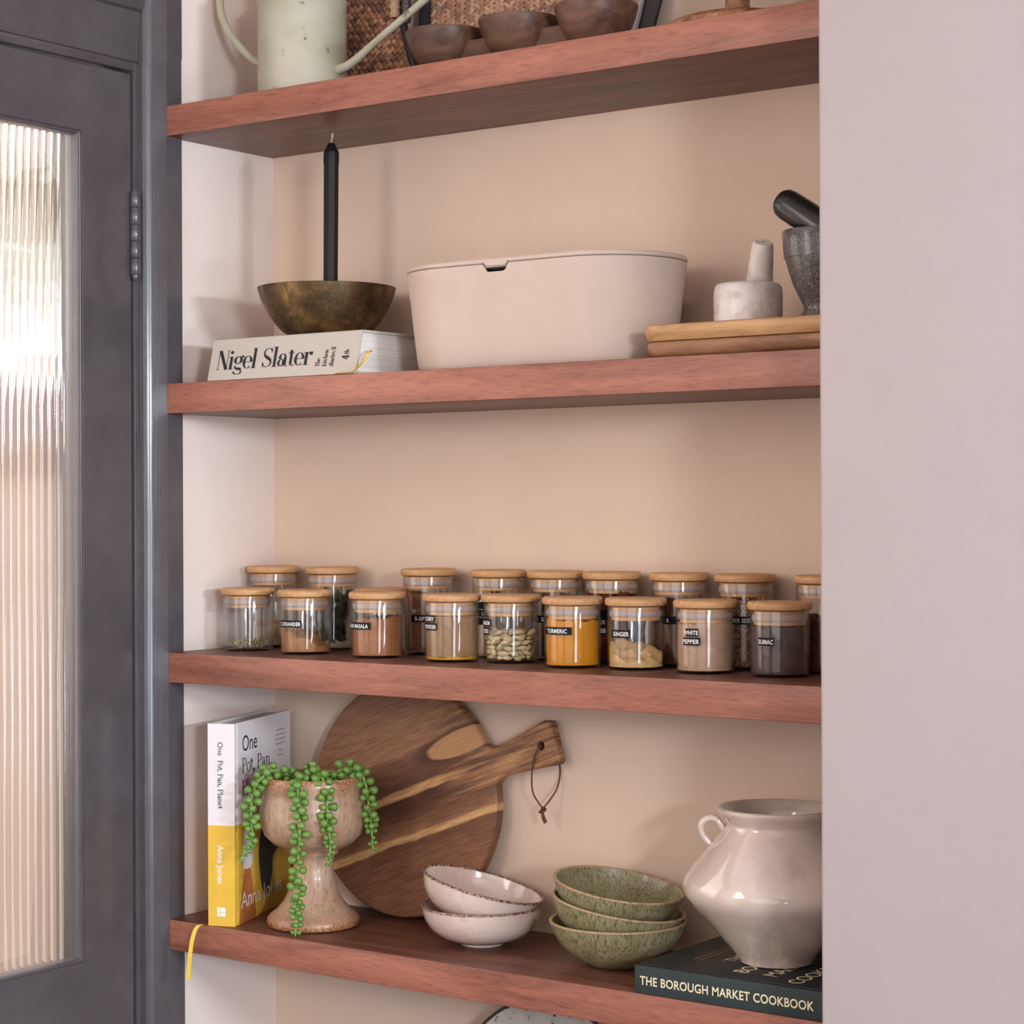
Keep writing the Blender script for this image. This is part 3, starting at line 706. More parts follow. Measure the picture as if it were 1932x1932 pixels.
def pile(name, label, x, y, topf, mats, r=JR - .0024, z0=.0036, cat='spice', n=40, m=12, mi_of=None):
    """loose filling with a free-form top surface"""
    rnd = random.Random(name); V = [(0, 0, z0)]; Fc = []
    for z_ in (0,):
        ringb = [len(V) + i for i in range(n)]; V += [(r * math.cos(2 * PI * i / n), r * math.sin(2 * PI * i / n), z0) for i in range(n)]
    Fc += [(0, ringb[(i + 1) % n], ringb[i]) for i in range(n)]
    prev = ringb
    for k in range(m, 0, -1):
        rr = r * k / m; cur = [len(V) + i for i in range(n)]
        for i in range(n):
            a = 2 * PI * i / n; px, py = rr * math.cos(a), rr * math.sin(a)
            V.append((px, py, max(z0 + .0006, topf(px, py) + rnd.uniform(-.0004, .0004))))
        Fc += [(prev[i], prev[(i + 1) % n], cur[(i + 1) % n], cur[i]) for i in range(n)]; prev = cur
    V.append((0, 0, max(z0 + .0006, topf(0, 0)))); c = len(V) - 1
    Fc += [(prev[i], prev[(i + 1) % n], c) for i in range(n)]
    o = MB().add(V, Fc).build(name, mats, smooth=50)
    o.location = (x, y, S3); o.rotation_euler = (0, 0, math.atan2(CAM.y - y, CAM.x - x) + PI / 2)
    return tag(o, label, cat, kind='stuff')
def wob(px, py, s=120, a=.003): return a * noise.noise(Vector((px * s, py * s, 1.7)))

HF, HB = 0.0806, 0.1070
FJ = [(.0513, .0920), (.1558, .0850), (.2747, .0834), (.3933, .0790), (.4637, .1020), (.5644, .0835), (.6414, .0969), (.7328, .0948), (.8249, .0963)]
BJ = [(.0300, .1640), (.1325, .1640), (.2135, .1660), (.2900, .1660), (.3985, .1660), (.4845, .1660), (.5646, .1660), (.6565, .1660), (.7440, .1650), (.8440, .1650)]
x, y = FJ[0]; jar('glass spice jar with a thin layer of dried herb seeds, leftmost in front row', x, y, HF)
hm = MB(); rn = random.Random(3)
for k in range(950):
    a = rn.uniform(0, 2 * PI); rr = (JR - .004) * math.sqrt(rn.random()); z = .0048 + rn.uniform(0, .0105) * (1 - .3 * rr / JR)
    d = Vector((rn.uniform(-1, 1), rn.uniform(-1, 1), rn.uniform(-.5, .5))).normalized(); e = d.orthogonal().normalized(); g_ = d.cross(e)
    c = Vector((rr * math.cos(a), rr * math.sin(a), z)); s_ = rn.uniform(.0011, .0019)
    hm.add([c + d * s_, c - d * s_, c + e * s_ * .5, c - e * s_ * .5, c + g_ * s_ * .5, c - g_ * s_ * .5], [(0, 2, 4), (0, 4, 3), (0, 3, 5), (0, 5, 2), (1, 4, 2), (1, 3, 4), (1, 5, 3), (1, 2, 5)])
o = hm.build('dried_herbs', rand_island('dried_herbs', [(0, srgb(128, 112, 80)), (.5, srgb(184, 168, 128)), (1, srgb(222, 208, 172))], .8), smooth=0); o.location = (x, y, S3)
tag(o, 'pale dried herb seeds at the bottom of the leftmost front jar', 'herbs', kind='stuff')

x, y = FJ[1]; jar('glass spice jar labelled CORIANDER with a sloping heap of brown powder', x, y, HF, [('CORIANDER', .0385, -1.20, -.15, .0008)])
pile('ground_coriander', 'light brown ground coriander heaped in the CORIANDER jar', x, y, lambda a, b: .0245 - .32 * a + .18 * b + wob(a, b, 90, .006) - .010 * max(0, a / .03) ** 2, powder('coriander_powder', srgb(150, 98, 60), srgb(196, 140, 92)))
x, y = FJ[2]; jar('glass spice jar labelled GARAM MASALA, over half full of brown powder', x, y, HF, [('GARAM MASALA', .0395, -1.5, -.25, .0032)])
pile('garam_masala', 'brown garam masala powder in the third front jar', x, y, lambda a, b: .0475 + .10 * a + wob(a, b, 130, .006), powder('masala_powder', srgb(146, 90, 58), srgb(190, 130, 88)))
x, y = FJ[3]; jar('dusty glass spice jar labelled CURRY POWDER, nearly empty with yellow dregs', x, y, HF, [('CURRY', .0515, -1.35, -.66, .001), ('POWDER', .0422, -1.35, -.57, .001)])
pile('curry_powder', 'thin layer of yellow curry powder in the nearly empty jar', x, y, lambda a, b: .0065 + wob(a, b, 90, .003), powder('curry', srgb(196, 140, 30), srgb(226, 172, 62)))
DUST = bpy.data.materials.new('spice_dust_film'); DUST.use_nodes = True; _nt = DUST.node_tree; _nt.nodes.clear()
_o = N(_nt, 'ShaderNodeOutputMaterial'); _mx = N(_nt, 'ShaderNodeMixShader'); _t = N(_nt, 'ShaderNodeBsdfTransparent'); _d = N(_nt, 'ShaderNodeBsdfDiffuse')
_d.inputs[0].default_value = srgb(196, 154, 112)
_nz = noise_n(_nt, coords(_nt, (1, 1, .7)), 160, 5, .7); _nt.links.new(ramp(_nt, _nz, [(.25, (.46, .46, .46, 1)), (.75, (.62, .62, .62, 1))]), _mx.inputs[0])
_nt.links.new(_t.outputs[0], _mx.inputs[1]); _nt.links.new(_d.outputs[0], _mx.inputs[2]); _nt.links.new(_mx.outputs[0], _o.inputs[0])
o = MB().lathe([(JR - .0022, .007), (JR - .0022, .0545)], 48).build('spice_dust', DUST); o.location = (x, y, S3)
tag(o, 'tan film of spice dust clinging inside the CURRY POWDER jar', 'spice', kind='stuff')
x, y = FJ[4]; jar('glass spice jar half full of cardamom pods', x, y, HF, [('CARDAMOM', .0475, -1.6, -.83, .001), ('PODS', .0380, -1.5, -.90, .001)])
pm = MB()
rg_ = []
for i in range(9):
    t = i / 8; rr = math.sin(PI * t) ** .75
    rg_.append([((.0030 * rr + .00028 * math.cos(3 * 2 * PI * q / 12)) * math.cos(2 * PI * q / 12) * (1 if 0 < i < 8 else .15), (.0030 * rr + .00028 * math.cos(6 * PI * q / 12)) * math.sin(2 * PI * q / 12) * (1 if 0 < i < 8 else .15), (t - .5) * .0145) for q in range(12)])
pod0 = pm.loft(rg_).build('cardamom_pod', plain('cardamom_green', srgb(214, 190, 142), .7, .14, 300, .2), smooth=60)
tag(pod0, 'pale green cardamom pod among the pods in the middle front jar', 'cardamom pod', 'cardamom pods in the glass jar')
first = True; rn = random.Random(11)
for k in range(6):
    for ring_r, cnt in ((.0258, 12), (.0170, 8), (.0080, 4)):
        for i in range(cnt):
            if k == 5 and rn.random() < .35: continue
            a = 2 * PI * (i + (k % 2) * .5) / cnt + rn.uniform(-.1, .1)
            o = pod0 if first else pod0.copy()
            if not first: COL.objects.link(o)
            first = False
            o.location = (x + ring_r * math.cos(a), y + ring_r * math.sin(a), S3 + .0068 + k * .0058 + rn.uniform(-.001, .001))
            tang = a + PI / 2 + rn.uniform(-.5, .5) if ring_r > .02 else rn.uniform(0, 6)
            o.rotation_euler = (PI / 2 + rn.uniform(-1.1, 1.1) * (.9 if k else .15), rn.uniform(0, 3), tang + PI / 2)
            s_ = rn.uniform(.82, 1.08); o.scale = (s_, s_, s_)
x, y = FJ[5]; jar('glass spice jar labelled TURMERIC filled with bright orange-yellow powder', x, y, HF, [('TURMERIC', .0425, -1.25, -.03, .0055)])
pile('ground_turmeric', 'bright orange-yellow turmeric powder filling its jar', x, y, lambda a, b: .0535 - .06 * a + wob(a, b, 110, .006), powder('turmeric', srgb(206, 130, 10), srgb(232, 158, 36)))
x, y = FJ[6]; jar('glass spice jar labelled GINGER with a low heap of pale powder', x, y, HF, [('GINGER', .0410, -.98, -.20, .0012)])
pile('ground_ginger', 'pale yellow ground ginger heaped low in the GINGER jar', x, y, lambda a, b: .0175 + .24 * b - .10 * a + wob(a, b, 70, .008) + (.004 if b > -.006 + .004 * math.sin(a * 300) else 0), powder('ginger', srgb(208, 162, 104), srgb(232, 194, 140)))
x, y = FJ[7]; jar('glass spice jar labelled WHITE PEPPER full of pale beige powder', x, y, HF, [('WHITE', .0455, -.70, -.22, .0004), ('PEPPER', .0358, -.80, -.16, .001)])
pile('white_pepper', 'pale beige ground white pepper filling its jar', x, y, lambda a, b: .0555 + .05 * a + wob(a, b, 160, .003), powder('white_pepper', srgb(170, 132, 108), srgb(208, 172, 146)))
x, y = FJ[8]; jar('glass spice jar labelled SUMAC full of dark flakes, rightmost in front row', x, y, HF, [('SUMAC', .0385, -.76, -.20, .0004)])
pile('ground_sumac', 'dark purplish brown sumac filling the rightmost front jar', x, y, lambda a, b: .0535 + wob(a, b, 130, .004), powder('sumac', srgb(56, 42, 40), srgb(108, 86, 80), 600, .8))

BR = 'back row of spice jars'
x, y = BJ[0]; jar('tall glass spice jar at the left end of the back row', x, y, HB, row=BR)
pile('brown_spice', 'mid brown spice low in the leftmost back jar', x, y, lambda a, b: .030 + wob(a, b, 100, .008), powder('brown_spice', srgb(150, 108, 78), srgb(206, 160, 122), 300))
x, y = BJ[1]; jar('tall glass spice jar packed with dark bay leaves', x, y, HB, row=BR)
lf = MB(); nu, nv = 9, 5; V = []
for i in range(nu):
    t = i / (nu - 1); wd = .0125 * math.sin(PI * min(1, t * 1.02)) ** .8 + .0004
    for j in range(nv):
        s_ = j / (nv - 1) * 2 - 1; V.append((wd * s_, .0035 * s_ * s_ + .004 * math.sin(t * 5), (t - .5) * .052))
Fq = [(i * nv + j, i * nv + j + 1, (i + 1) * nv + j + 1, (i + 1) * nv + j) for i in range(nu - 1) for j in range(nv - 1)]
bk = [(p[0], p[1] + .0005, p[2]) for p in V]; o_ = len(V)
lf.add(V + bk, Fq + [tuple(q + o_ for q in f[::-1]) for f in Fq])
bay0 = lf.build('bay_leaf', plain('bay_green', srgb(78, 80, 56), .55, .2, 120, .2))
tag(bay0, 'dark green dried bay leaf inside the tall back jar', 'bay leaf', 'bay leaves in the tall jar')
rn = random.Random(5)
for k in range(30):
    o = bay0 if k == 0 else bay0.copy()
    if k: COL.objects.link(o)
    a = k * 2.4; rr = .009 + .0105 * ((k * 7) % 5) / 4
    o.location = (x + rr * math.cos(a), y + rr * math.sin(a), S3 + (.0285 if k < 10 else .042 if k < 20 else .0565) + rn.uniform(-.003, .003))
    o.rotation_euler = (rn.uniform(-.35, .35), rn.uniform(-.4, .4) + (0 if k % 3 else .7), a + PI / 2 + rn.uniform(-.4, .4)); o.scale = (.85, .85, .85)
x, y = BJ[2]; jar('short glass spice jar mostly hidden behind the GARAM MASALA jar', x, y, .0808, row=BR)
x, y = BJ[3]; jar('tall glass spice jar labelled 5-SPICE full of brown powder', x, y, HB, [('5-SPICE', .0455, -.72, .22, .001)], row=BR)
pile('five_spice', 'reddish brown five spice powder in the tall 5-SPICE jar', x, y, lambda a, b: .074 - .12 * a + wob(a, b, 120, .004), powder('five_spice', srgb(126, 78, 54), srgb(166, 112, 82)))
STICK = wood('cinnamon_bark', srgb(84, 48, 36), srgb(116, 70, 50), srgb(136, 88, 64), 'z', 3, .7)
def sticks(x, y, lst, label, grp):
    for dx, dy, h, tilt, az in lst:
        o = MB().tube([(0, 0, 0), (0, 0, h * .5), (0, 0, h)], [.0058, .0062, .0055], 14).build('cinnamon_stick', STICK)
        o.location = (x + dx, y + dy, S3 + .0045); o.rotation_euler = (tilt * math.cos(az), tilt * math.sin(az), 0)
        tag(o, label, 'cinnamon stick', grp)
x, y = BJ[4]; jar('tall glass spice jar of cinnamon sticks with three stacked label strips', x, y, HB, [('D', .0640, -1.05, -.35, .0035), ('IA', .0545, -1.05, -.35, .0035), ('S', .0450, -1.05, -.35, .0035)], row=BR)
sticks(x, y, [(.004, -.012, .0767, .012, 1), (-.010, .004, .062, .05, 3), (.013, .006, .064, .04, 5)], 'brown cinnamon stick in the tall jar behind the cardamom jar', 'cinnamon sticks')
x, y = BJ[5]; jar('tall glass spice jar of bark pieces, left of the red flakes jar', x, y, HB, [('S', .0500, -1.10, -.40, .002)], row=BR)
sticks(x, y, [(-.006, -.012, .0767, .012, 1), (.009, .006, .066, .05, 4), (-.013, .009, .06, .03, 5)], 'brown bark stick in the tall jar behind the TURMERIC jar', 'bark sticks')
x, y = BJ[6]; jar('tall glass spice jar of dark red flakes with two label strips', x, y, HB, [('', .0585, -.95, .5, .001), ('ER', .0490, -.95, -.22, .0005), ('ES', .0392, -.95, -.22, .0005)], row=BR)
pile('red_flakes', 'dark red chilli flakes nearly filling a tall back jar', x, y, lambda a, b: .080 + wob(a, b, 200, .008), powder('red_flakes', srgb(66, 30, 26), srgb(132, 70, 56), 420, .8))
x, y = BJ[7]; jar('tall glass spice jar of reddish powder between GINGER and WHITE PEPPER', x, y, HB, [('R', .0535, -.95, .6, .0308)], row=BR)
pile('red_spice', 'reddish brown spice in the tall jar behind GINGER', x, y, lambda a, b: .073 + wob(a, b, 120, .008), powder('red_spice', srgb(98, 52, 42), srgb(140, 84, 68), 500, .85))
x, y = BJ[8]; jar('tall glass spice jar of whole coriander seeds labelled on one strip', x, y, HB, [('CORIANDER SEEDS', .0560, -1.45, .40, .001)], row=BR)
sd = MB(); rn = random.Random(9)
def ball(mb, c, r_, n=8, m=5):
    mb.lathe([(0 if i in (0, m) else r_ * math.sin(PI * i / m), -r_ * math.cos(PI * i / m)) for i in range(m + 1)], n, c)
for k in range(22):
    for i in range(38):
        a = 2 * PI * (i + .5 * (k % 2)) / 38 + rn.uniform(-.03, .03); rr = JR - .0046 - rn.uniform(0, .0012)
        ball(sd, (rr * math.cos(a), rr * math.sin(a), .0062 + k * .0033 + rn.uniform(-.0006, .0006)), rn.uniform(.0019, .0024))
for k in range(180):
    rr = (JR - .006) * math.sqrt(rn.random()); a = rn.uniform(0, 2 * PI); ball(sd, (rr * math.cos(a), rr * math.sin(a), .0795 + rn.uniform(-.001, .001)), .0022)
sd.lathe([(0, .0036), (JR - .0065, .0036), (JR - .0065, .078), (0, .079)], 24)
o = sd.build('coriander_seeds', rand_island('coriander_seed', [(0, srgb(168, 124, 90)), (.5, srgb(208, 162, 122)), (1, srgb(230, 188, 148))], .6), smooth=80); o.location = (x, y, S3)
tag(o, 'tan round coriander seeds filling a tall back jar', 'spice', kind='stuff')
x, y = BJ[9]; jar('tall glass spice jar at the right end of the back row, cut by the wall', x, y, HB, row=BR)
pile('dried_chillies', 'dark red dried chilli pieces in the rightmost back jar', x, y, lambda a, b: .060 + .25 * a + wob(a, b, 90, .012), powder('dried_chilli', srgb(76, 38, 32), srgb(128, 76, 62), 160, .6))

# ---------------------------------------------------------------- lower shelf: standing book
WHITEC = plain('white_book_cloth', srgb(232, 222, 224), 0.6, 0.02, 300)
YELLC = plain('ochre_yellow_cover', srgb(226, 180, 62), 0.6, 0.06, 40)
b2 = thing('cookbook', 'white and yellow cookbook standing upright at the left wall', 'book', (0.0670, 0.001, S4), math.atan2(.358, .934))
TW, HH, DD, ZS = .0360, .2532, .1930, .1258
cvr = MB()
for z0, z1, mi in ((0, ZS, 1), (ZS, HH, 0)):
    cvr.box(0, TW, 0, .0028, z0, z1, 0, mi=mi)
    cvr.box(TW - .0030, TW, .0100, DD, z0, z1, 0, mi=mi).box(0, .0030, .0100, DD, z0, z1, 0, mi=mi)
    cvr.box(TW - .0032, TW - .0010, .0026, .0101, z0, z1, 0, mi=mi).box(.0010, .0032, .0026, .0101, z0, z1, 0, mi=mi)
    cvr.box(TW - .0022, TW - .0002, .0001, .0030, z0, z1, 0, mi=mi)
cv = cvr.build('cover', [WHITEC, YELLC], b2, smooth=0)
MB().box(.0032, TW - .0032, .004, DD - .005, .003, HH - .0035).build('pages', PAPER, b2)
sp_m = frame((0, -.0002, 0), (0, 0, -1), (1, 0, 0))          # spine lettering runs downwards
sp_txt = lambda mb, V, Fc, z, xx, k: mb.add([Vector((-z + p.x * k, xx + p.y, 0)) for p in V], Fc, mat=sp_m)
tx = MB()
V, Fc = text_shape('One', .0100, .0, .0); sp_txt(tx, V, Fc, .2305, .0134, .0172 / max(p.x for p in V))
V, Fc, w = Serif(.11, .075).shape('Pot, Pan, Planet', .0071); sp_txt(tx, V, Fc, .2072, .0134, .0605 / w)
tx.build('spine_title', BLACKI, cv, smooth=0, normals=False)
# front cover faces +x: text runs along +y
co_m = frame((TW + .0003, 0, 0), (0, 1, 0), (0, 0, 1))
tx = MB()
V, Fc = text_shape('One', .0285, .0, .0); k = .0500 / max(p.x for p in V)
tx.add([Vector((.0245 + p.x * k, .2160 + p.y, 0)) for p in V], Fc, mat=co_m)
SB = Serif(.085, .055)
for t_, z, wd in (('Pot, Pan,', .1885, .102), ('Planet', .1602, .078)):
    V, Fc, w = SB.shape(t_, .0190); k = wd / w
    tx.add([Vector((.0240 + p.x * k, z + p.y, 0)) for p in V], Fc, mat=co_m)
tx.build('cover_title', BLACKI, cv, smooth=0, normals=False)
tx = MB()
for i, wd in enumerate((.030, .036, .040, .036, .014, .020)):
    z = .2300 - i * .0060 - (.003 if i > 3 else 0)
    for q in range(int(wd / .0042)):
        tx.add([(.157 - wd / 2 + q * .0042 + a, z + b, 0) for a, b in ((0, 0), (.0032, 0), (.0032, .0012), (0, .0012))], [(0, 1, 2, 3)], mat=co_m)
tx.build('cover_note', plain('grey_print', srgb(120, 112, 114), .6, 0), cv, smooth=0, normals=False)
WPR = plain('white_print', srgb(240, 234, 234), .6, 0)
wl = MB()
V, Fc = text_shape('Anna Jones', .0108, .012, .0); sp_txt(wl, V, Fc, .1010, .0128, .0482 / max(p.x for p in V))
wl.build('spine_author', WPR, cv, smooth=0, normals=False)
wl = MB()
V, Fc = text_shape('Anna Jones', .029, .0, .0); k = .1400 / max(p.x for p in V)
wl.add([Vector((.0190 + p.x * k, .0190 + p.y, .0003)) for p in V], Fc, mat=co_m)
wl.build('cover_author', WPR, cv, smooth=0, normals=False)
wl = MB()
for x0, z0, w_, h_ in ((.0120, .0175, .0042, .0058), (.0120, .0120, .0042, .0048), (.0170, .0175, .0062, .0058), (.0170, .0120, .0062, .0048)):
    wl.add([(x0, -.0002, z0), (x0 + w_, -.0002, z0), (x0 + w_, -.0002, z0 + h_), (x0, -.0002, z0 + h_)], [(0, 1, 2, 3)])
wl.build('publisher_mark', WPR, cv, smooth=0, normals=False)
art = MB()
def decal(P, mi, dz): art.add([(a, b, dz) for a, b in P], [tuple(range(len(P)))], mi, co_m)
def bez(P): return [(p.x, p.y) for p in smooth_path([(a, b, 0) for a, b in P + P[:1]], 6)[:-1]]
decal(bez([(.026, .068), (.0255, .098), (.034, .121), (.050, .121), (.060, .098), (.056, .070), (.042, .066)]), 0, .0000)
decal([(.0125, 0.0005), (.020, .032), (.032, .066), (.050, .068), (.060, .040), (.070, .0005)], 1, -.0001)
decal(bez([(.085, .045), (.079, .080), (.090, .110), (.120, .122), (.160, .112), (.165, .085), (.130, .070), (.125, .045), (.108, .022), (.095, .026)]), 2, .0000)
art.build('cover_artwork', [plain('print_white', srgb(226, 216, 214), .6, 0), plain('print_rust', srgb(190, 110, 56), .6, .05), plain('print_charcoal', srgb(44, 40, 40), .6, .05)], cv, smooth=0, normals=False)
rp = smooth_path([(.006, .012, .0006), (.000, .002, .0012), (-.007, -.006, .0022), (-.0120, -.010, -.002), (-.0160, -.012, -.014), (-.0185, -.0130, -.030), (-.0205, -.0130, -.050), (-.0220, -.0125, -.0655)], 6)
rb = MB(); ang = math.atan2(.358, .934)
wv_ = Vector((math.cos(-ang + .5), math.sin(-ang + .5), 0))
rb.loft([[p + wv_ * s * (.0026 if i < len(rp) - 2 else .0036) + Vector((0, -.0004 * t, .0)) for s, t in ((-1, 0), (1, 0), (1, 1), (-1, 1))] for i, p in enumerate(rp)])
rb.build('ribbon', YRIB, b2)

# footed planter and trailing plant
STONE = glaze('speckled_tan_stoneware', srgb(192, 160, 136), srgb(140, 98, 70), (.54, .74), 330, (1, 1, .30), .36, .3, srgb(172, 134, 108), 60, .05)
_nt = STONE.node_tree; _b = _nt.nodes['Principled BSDF']
_base = _b.inputs['Base Color'].links[0].from_socket
_tc = N(_nt, 'ShaderNodeTexCoord'); _sx = N(_nt, 'ShaderNodeSeparateXYZ'); _nt.links.new(_tc.outputs['Object'], _sx.inputs[0])
_nz = noise_n(_nt, coords(_nt, (1, 1, .3)), 60, 4); _ma = N(_nt, 'ShaderNodeMath', operation='MULTIPLY_ADD'); _nt.links.new(_nz, _ma.inputs[0]); _ma.inputs[1].default_value = .03; _nt.links.new(_sx.outputs[2], _ma.inputs[2])
_band = ramp(_nt, _ma.outputs[0], [(.022, (1, 1, 1, 1)), (.036, (0, 0, 0, 1)), (.113, (0, 0, 0, 1)), (.118, (.75, .75, .75, 1)), (.121, (0, 0, 0, 1)), (.182, (0, 0, 0, 1)), (.197, (.9, .9, .9, 1))])
_fine = ramp(_nt, noise_n(_nt, coords(_nt), 420, 3), [(.4, srgb(118, 74, 48)), (.6, srgb(186, 134, 92))])
_nt.links.new(mixc(_nt, _band, _base, _fine), _b.inputs['Base Color'])
PX, PY = .1730, .0790
pl = thing('planter', 'speckled tan stoneware goblet planter with trailing plant', 'planter', (PX, PY, S4))
MB().lathe([(0, .0), (.053, .0), (.0568, .002), (.0582, .006), (.0575, .011), (.0535, .0155), (.0455, .0215), (.0375, .031), (.0315, .043), (.0270, .057), (.0247, .070), (.0245, .080), (.0265, .087), (.0310, .0905), (.0320, .092), (.0300, .0935),
            (.0340, .0965), (.0500, .1035), (.0605, .114), (.0655, .128), (.0668, .141), (.0655, .154), (.0635, .162), (.0628, .166), (.0640, .170), (.0648, .178), (.0640, .1865), (.0625, .1880), (.0605, .1870), (.0600, .170), (.058, .160), (.061, .14), (.055, .115), (.03, .105), (0, .103)], 96).build('pot', STONE, pl)
o = MB().lathe([(0, .172), (.03, .171), (.0585, .168), (.0585, .163), (0, .163)], 40).build('soil', plain('dark_soil', srgb(48, 38, 32), .95, .3, 300, .5), pl)
GREEN = plain('succulent_green', srgb(104, 138, 60), 0.36, 0.14, 60, 0.0, 0.5)
GST = plain('succulent_stem', srgb(132, 172, 84), 0.5, 0.1, 60)
plant = thing('trailing_succulent', 'green bead-leaved succulent trailing over the goblet planter', 'plant', (PX, PY, S4 + .172))
# strands as (right, toward viewer, up) offsets from the planter axis at soil level
_cd2 = Vector((CAM.x - PX, CAM.y - PY, 0)).normalized(); _rt = Vector((-_cd2.y, _cd2.x, 0))
def SP(a, b, c): return _rt * a + _cd2 * b + Vector((0, 0, c))
strands = [
    [(-.012, .005, .000), (-.030, .018, .018), (-.048, .026, .026), (-.064, .030, .016), (-.0735, .031, .000), (-.0765, .031, -.028), (-.0750, .031, -.050), (-.0790, .031, -.066), (-.0905, .031, -.086)],
    [(-.006, .020, .000), (-.010, .040, .016), (-.017, .056, .018), (-.0185, .0655, .010), (-.0175, .0695, -.010), (-.0165, .0710, -.045), (-.0180, .0700, -.080), (-.0195, .066, -.115), (-.0205, .064, -.150), (-.0225, .064, -.178), (-.0215, .064, -.197)],
    [(.000, .010, .002), (-.004, .030, .024), (.004, .047, .026), (.014, .0585, .014), (.0170, .0650, -.006), (.0175, .0690, -.030), (.0205, .0700, -.055), (.0200, .0695, -.075), (.0165, .0690, -.088)],
    [(.020, .010, .002), (.030, .014, .020), (.0440, .020, .026), (.0590, .026, .020), (.0660, .029, .004), (.0690, .030, -.020), (.0720, .030, -.045), (.0735, .030, -.066), (.0750, .030, -.078)]]
rn = random.Random(21)
for st in strands:
    P = smooth_path([SP(*q) for q in st], 10)
    n = len(P)
    sobj = MB().tube(P, [.0019 - .0009 * i / n for i in range(n)], 8).build('strand', GST, plant)
    lv = MB(); dist = 0; side = 0; Ltot = sum((P[i + 1] - P[i]).length for i in range(n - 1)); run = 0
    for i in range(n - 1):
        seg = (P[i + 1] - P[i]).length; run += seg; dist += seg
        t = run / Ltot
        step = .0088 if t < .72 else .0062
        if dist < step or run < .012: continue
        dist = 0; side += 1
        tg = (P[i + 1] - P[i]).normalized()
        sc = (1.0 if t < .7 else max(.38, 1.0 - (t - .7) * 2.1))
        base_a = side * 1.15
        for k in range(3):
            a = base_a + k * 2 * PI / 3 + rn.uniform(-.3, .3)
            n1 = tg.orthogonal().normalized(); n2 = tg.cross(n1)
            dv = (n1 * math.cos(a) + n2 * math.sin(a))
            if dv.dot(_cd2) < -.55 and rn.random() < .7: continue
            dv = (dv + tg * rn.uniform(-.35, .25)).normalized()
            x_ = dv.orthogonal().normalized(); y_ = dv.cross(x_); s_ = rn.uniform(1.0, 1.28) * sc
            M = Matrix(((x_.x, y_.x, dv.x, P[i].x), (x_.y, y_.y, dv.y, P[i].y), (x_.z, y_.z, dv.z, P[i].z), (0, 0, 0, 1)))
            pr_ = [(0, .0004), (.0008, .0010), (.0022, .0022), (.0036, .0042), (.0043, .0064), (.0042, .0082), (.0032, .0098), (.0016, .0106), (0, .0108)]
            lv.lathe([(r_ * s_, z_ * s_) for r_, z_ in pr_], 12, mat=M)
    lv.build('leaves', GREEN, sobj, smooth=80)

# round paddle board leaning on the back wall
PADW, _nt, _b = new_mat('striped_acacia')
_tc = N(_nt, 'ShaderNodeTexCoord'); _sx = N(_nt, 'ShaderNodeSeparateXYZ'); _nt.links.new(_tc.outputs['Object'], _sx.inputs[0])
_ns = noise_n(_nt, coords(_nt, (5, 16, 5)), 1.6, 4, .5, .3)
_v = N(_nt, 'ShaderNodeMath', operation='MULTIPLY_ADD'); _nt.links.new(_ns, _v.inputs[0]); _v.inputs[1].default_value = .016; _nt.links.new(_sx.outputs[1], _v.inputs[2])
_v2 = N(_nt, 'ShaderNodeMath', operation='MULTIPLY_ADD'); _nt.links.new(_v.outputs[0], _v2.inputs[0]); _v2.inputs[1].default_value = 3.0; _v2.inputs[2].default_value = .5
def pos(v): return .5 + 3.0 * (v + .005)
_dk, _md, _lt, _sap = srgb(86, 54, 42), srgb(136, 92, 68), srgb(164, 114, 84), srgb(212, 164, 112)
_str = ramp(_nt, _v2.outputs[0], [(pos(-.10), srgb(140, 94, 68)), (pos(-.054), srgb(120, 78, 56)), (pos(-.0525), _sap), (pos(-.0445), _sap), (pos(-.0425), srgb(150, 104, 74)), (pos(-.014), srgb(100, 64, 48)), (pos(.0005), _dk), (pos(.0025), _sap), (pos(.0105), srgb(196, 146, 98)), (pos(.0135), srgb(104, 68, 51)), (pos(.045), srgb(122, 80, 58)), (pos(.0555), _md), (pos(.057), srgb(166, 118, 86)), (pos(.12), srgb(150, 104, 76))])
_gr = noise_n(_nt, coords(_nt, (9, 120, 20)), 4.0, 5, .6, .3)
_fu = N(_nt, 'ShaderNodeMath', operation='MULTIPLY_ADD'); _nt.links.new(_ns, _fu.inputs[0]); _fu.inputs[1].default_value = .06; _nt.links.new(_sx.outputs[0], _fu.inputs[2])
_hv = N(_nt, 'ShaderNodeMath', operation='GREATER_THAN'); _nt.links.new(_sx.outputs[1], _hv.inputs[0]); _hv.inputs[1].default_value = -.026
_hf = N(_nt, 'ShaderNodeMath', operation='MULTIPLY'); _nt.links.new(ramp(_nt, _fu.outputs[0], [(.085, (0, 0, 0, 1)), (.150, (1, 1, 1, 1))]), _hf.inputs[0]); _nt.links.new(_hv.outputs[0], _hf.inputs[1])
_hg = ramp(_nt, noise_n(_nt, coords(_nt, (4, 60, 10)), 2.2, 4, .6, .4), [(.36, srgb(92, 58, 42)), (.52, srgb(160, 112, 78)), (.68, srgb(196, 146, 100))])
_str = mixc(_nt, _hf.outputs[0], _str, _hg)
_c = mixc(_nt, .70, _str, ramp(_nt, _gr, [(.34, (.45, .42, .4, 1)), (.62, (1.1, 1.08, 1.05, 1))]), 'MULTIPLY')
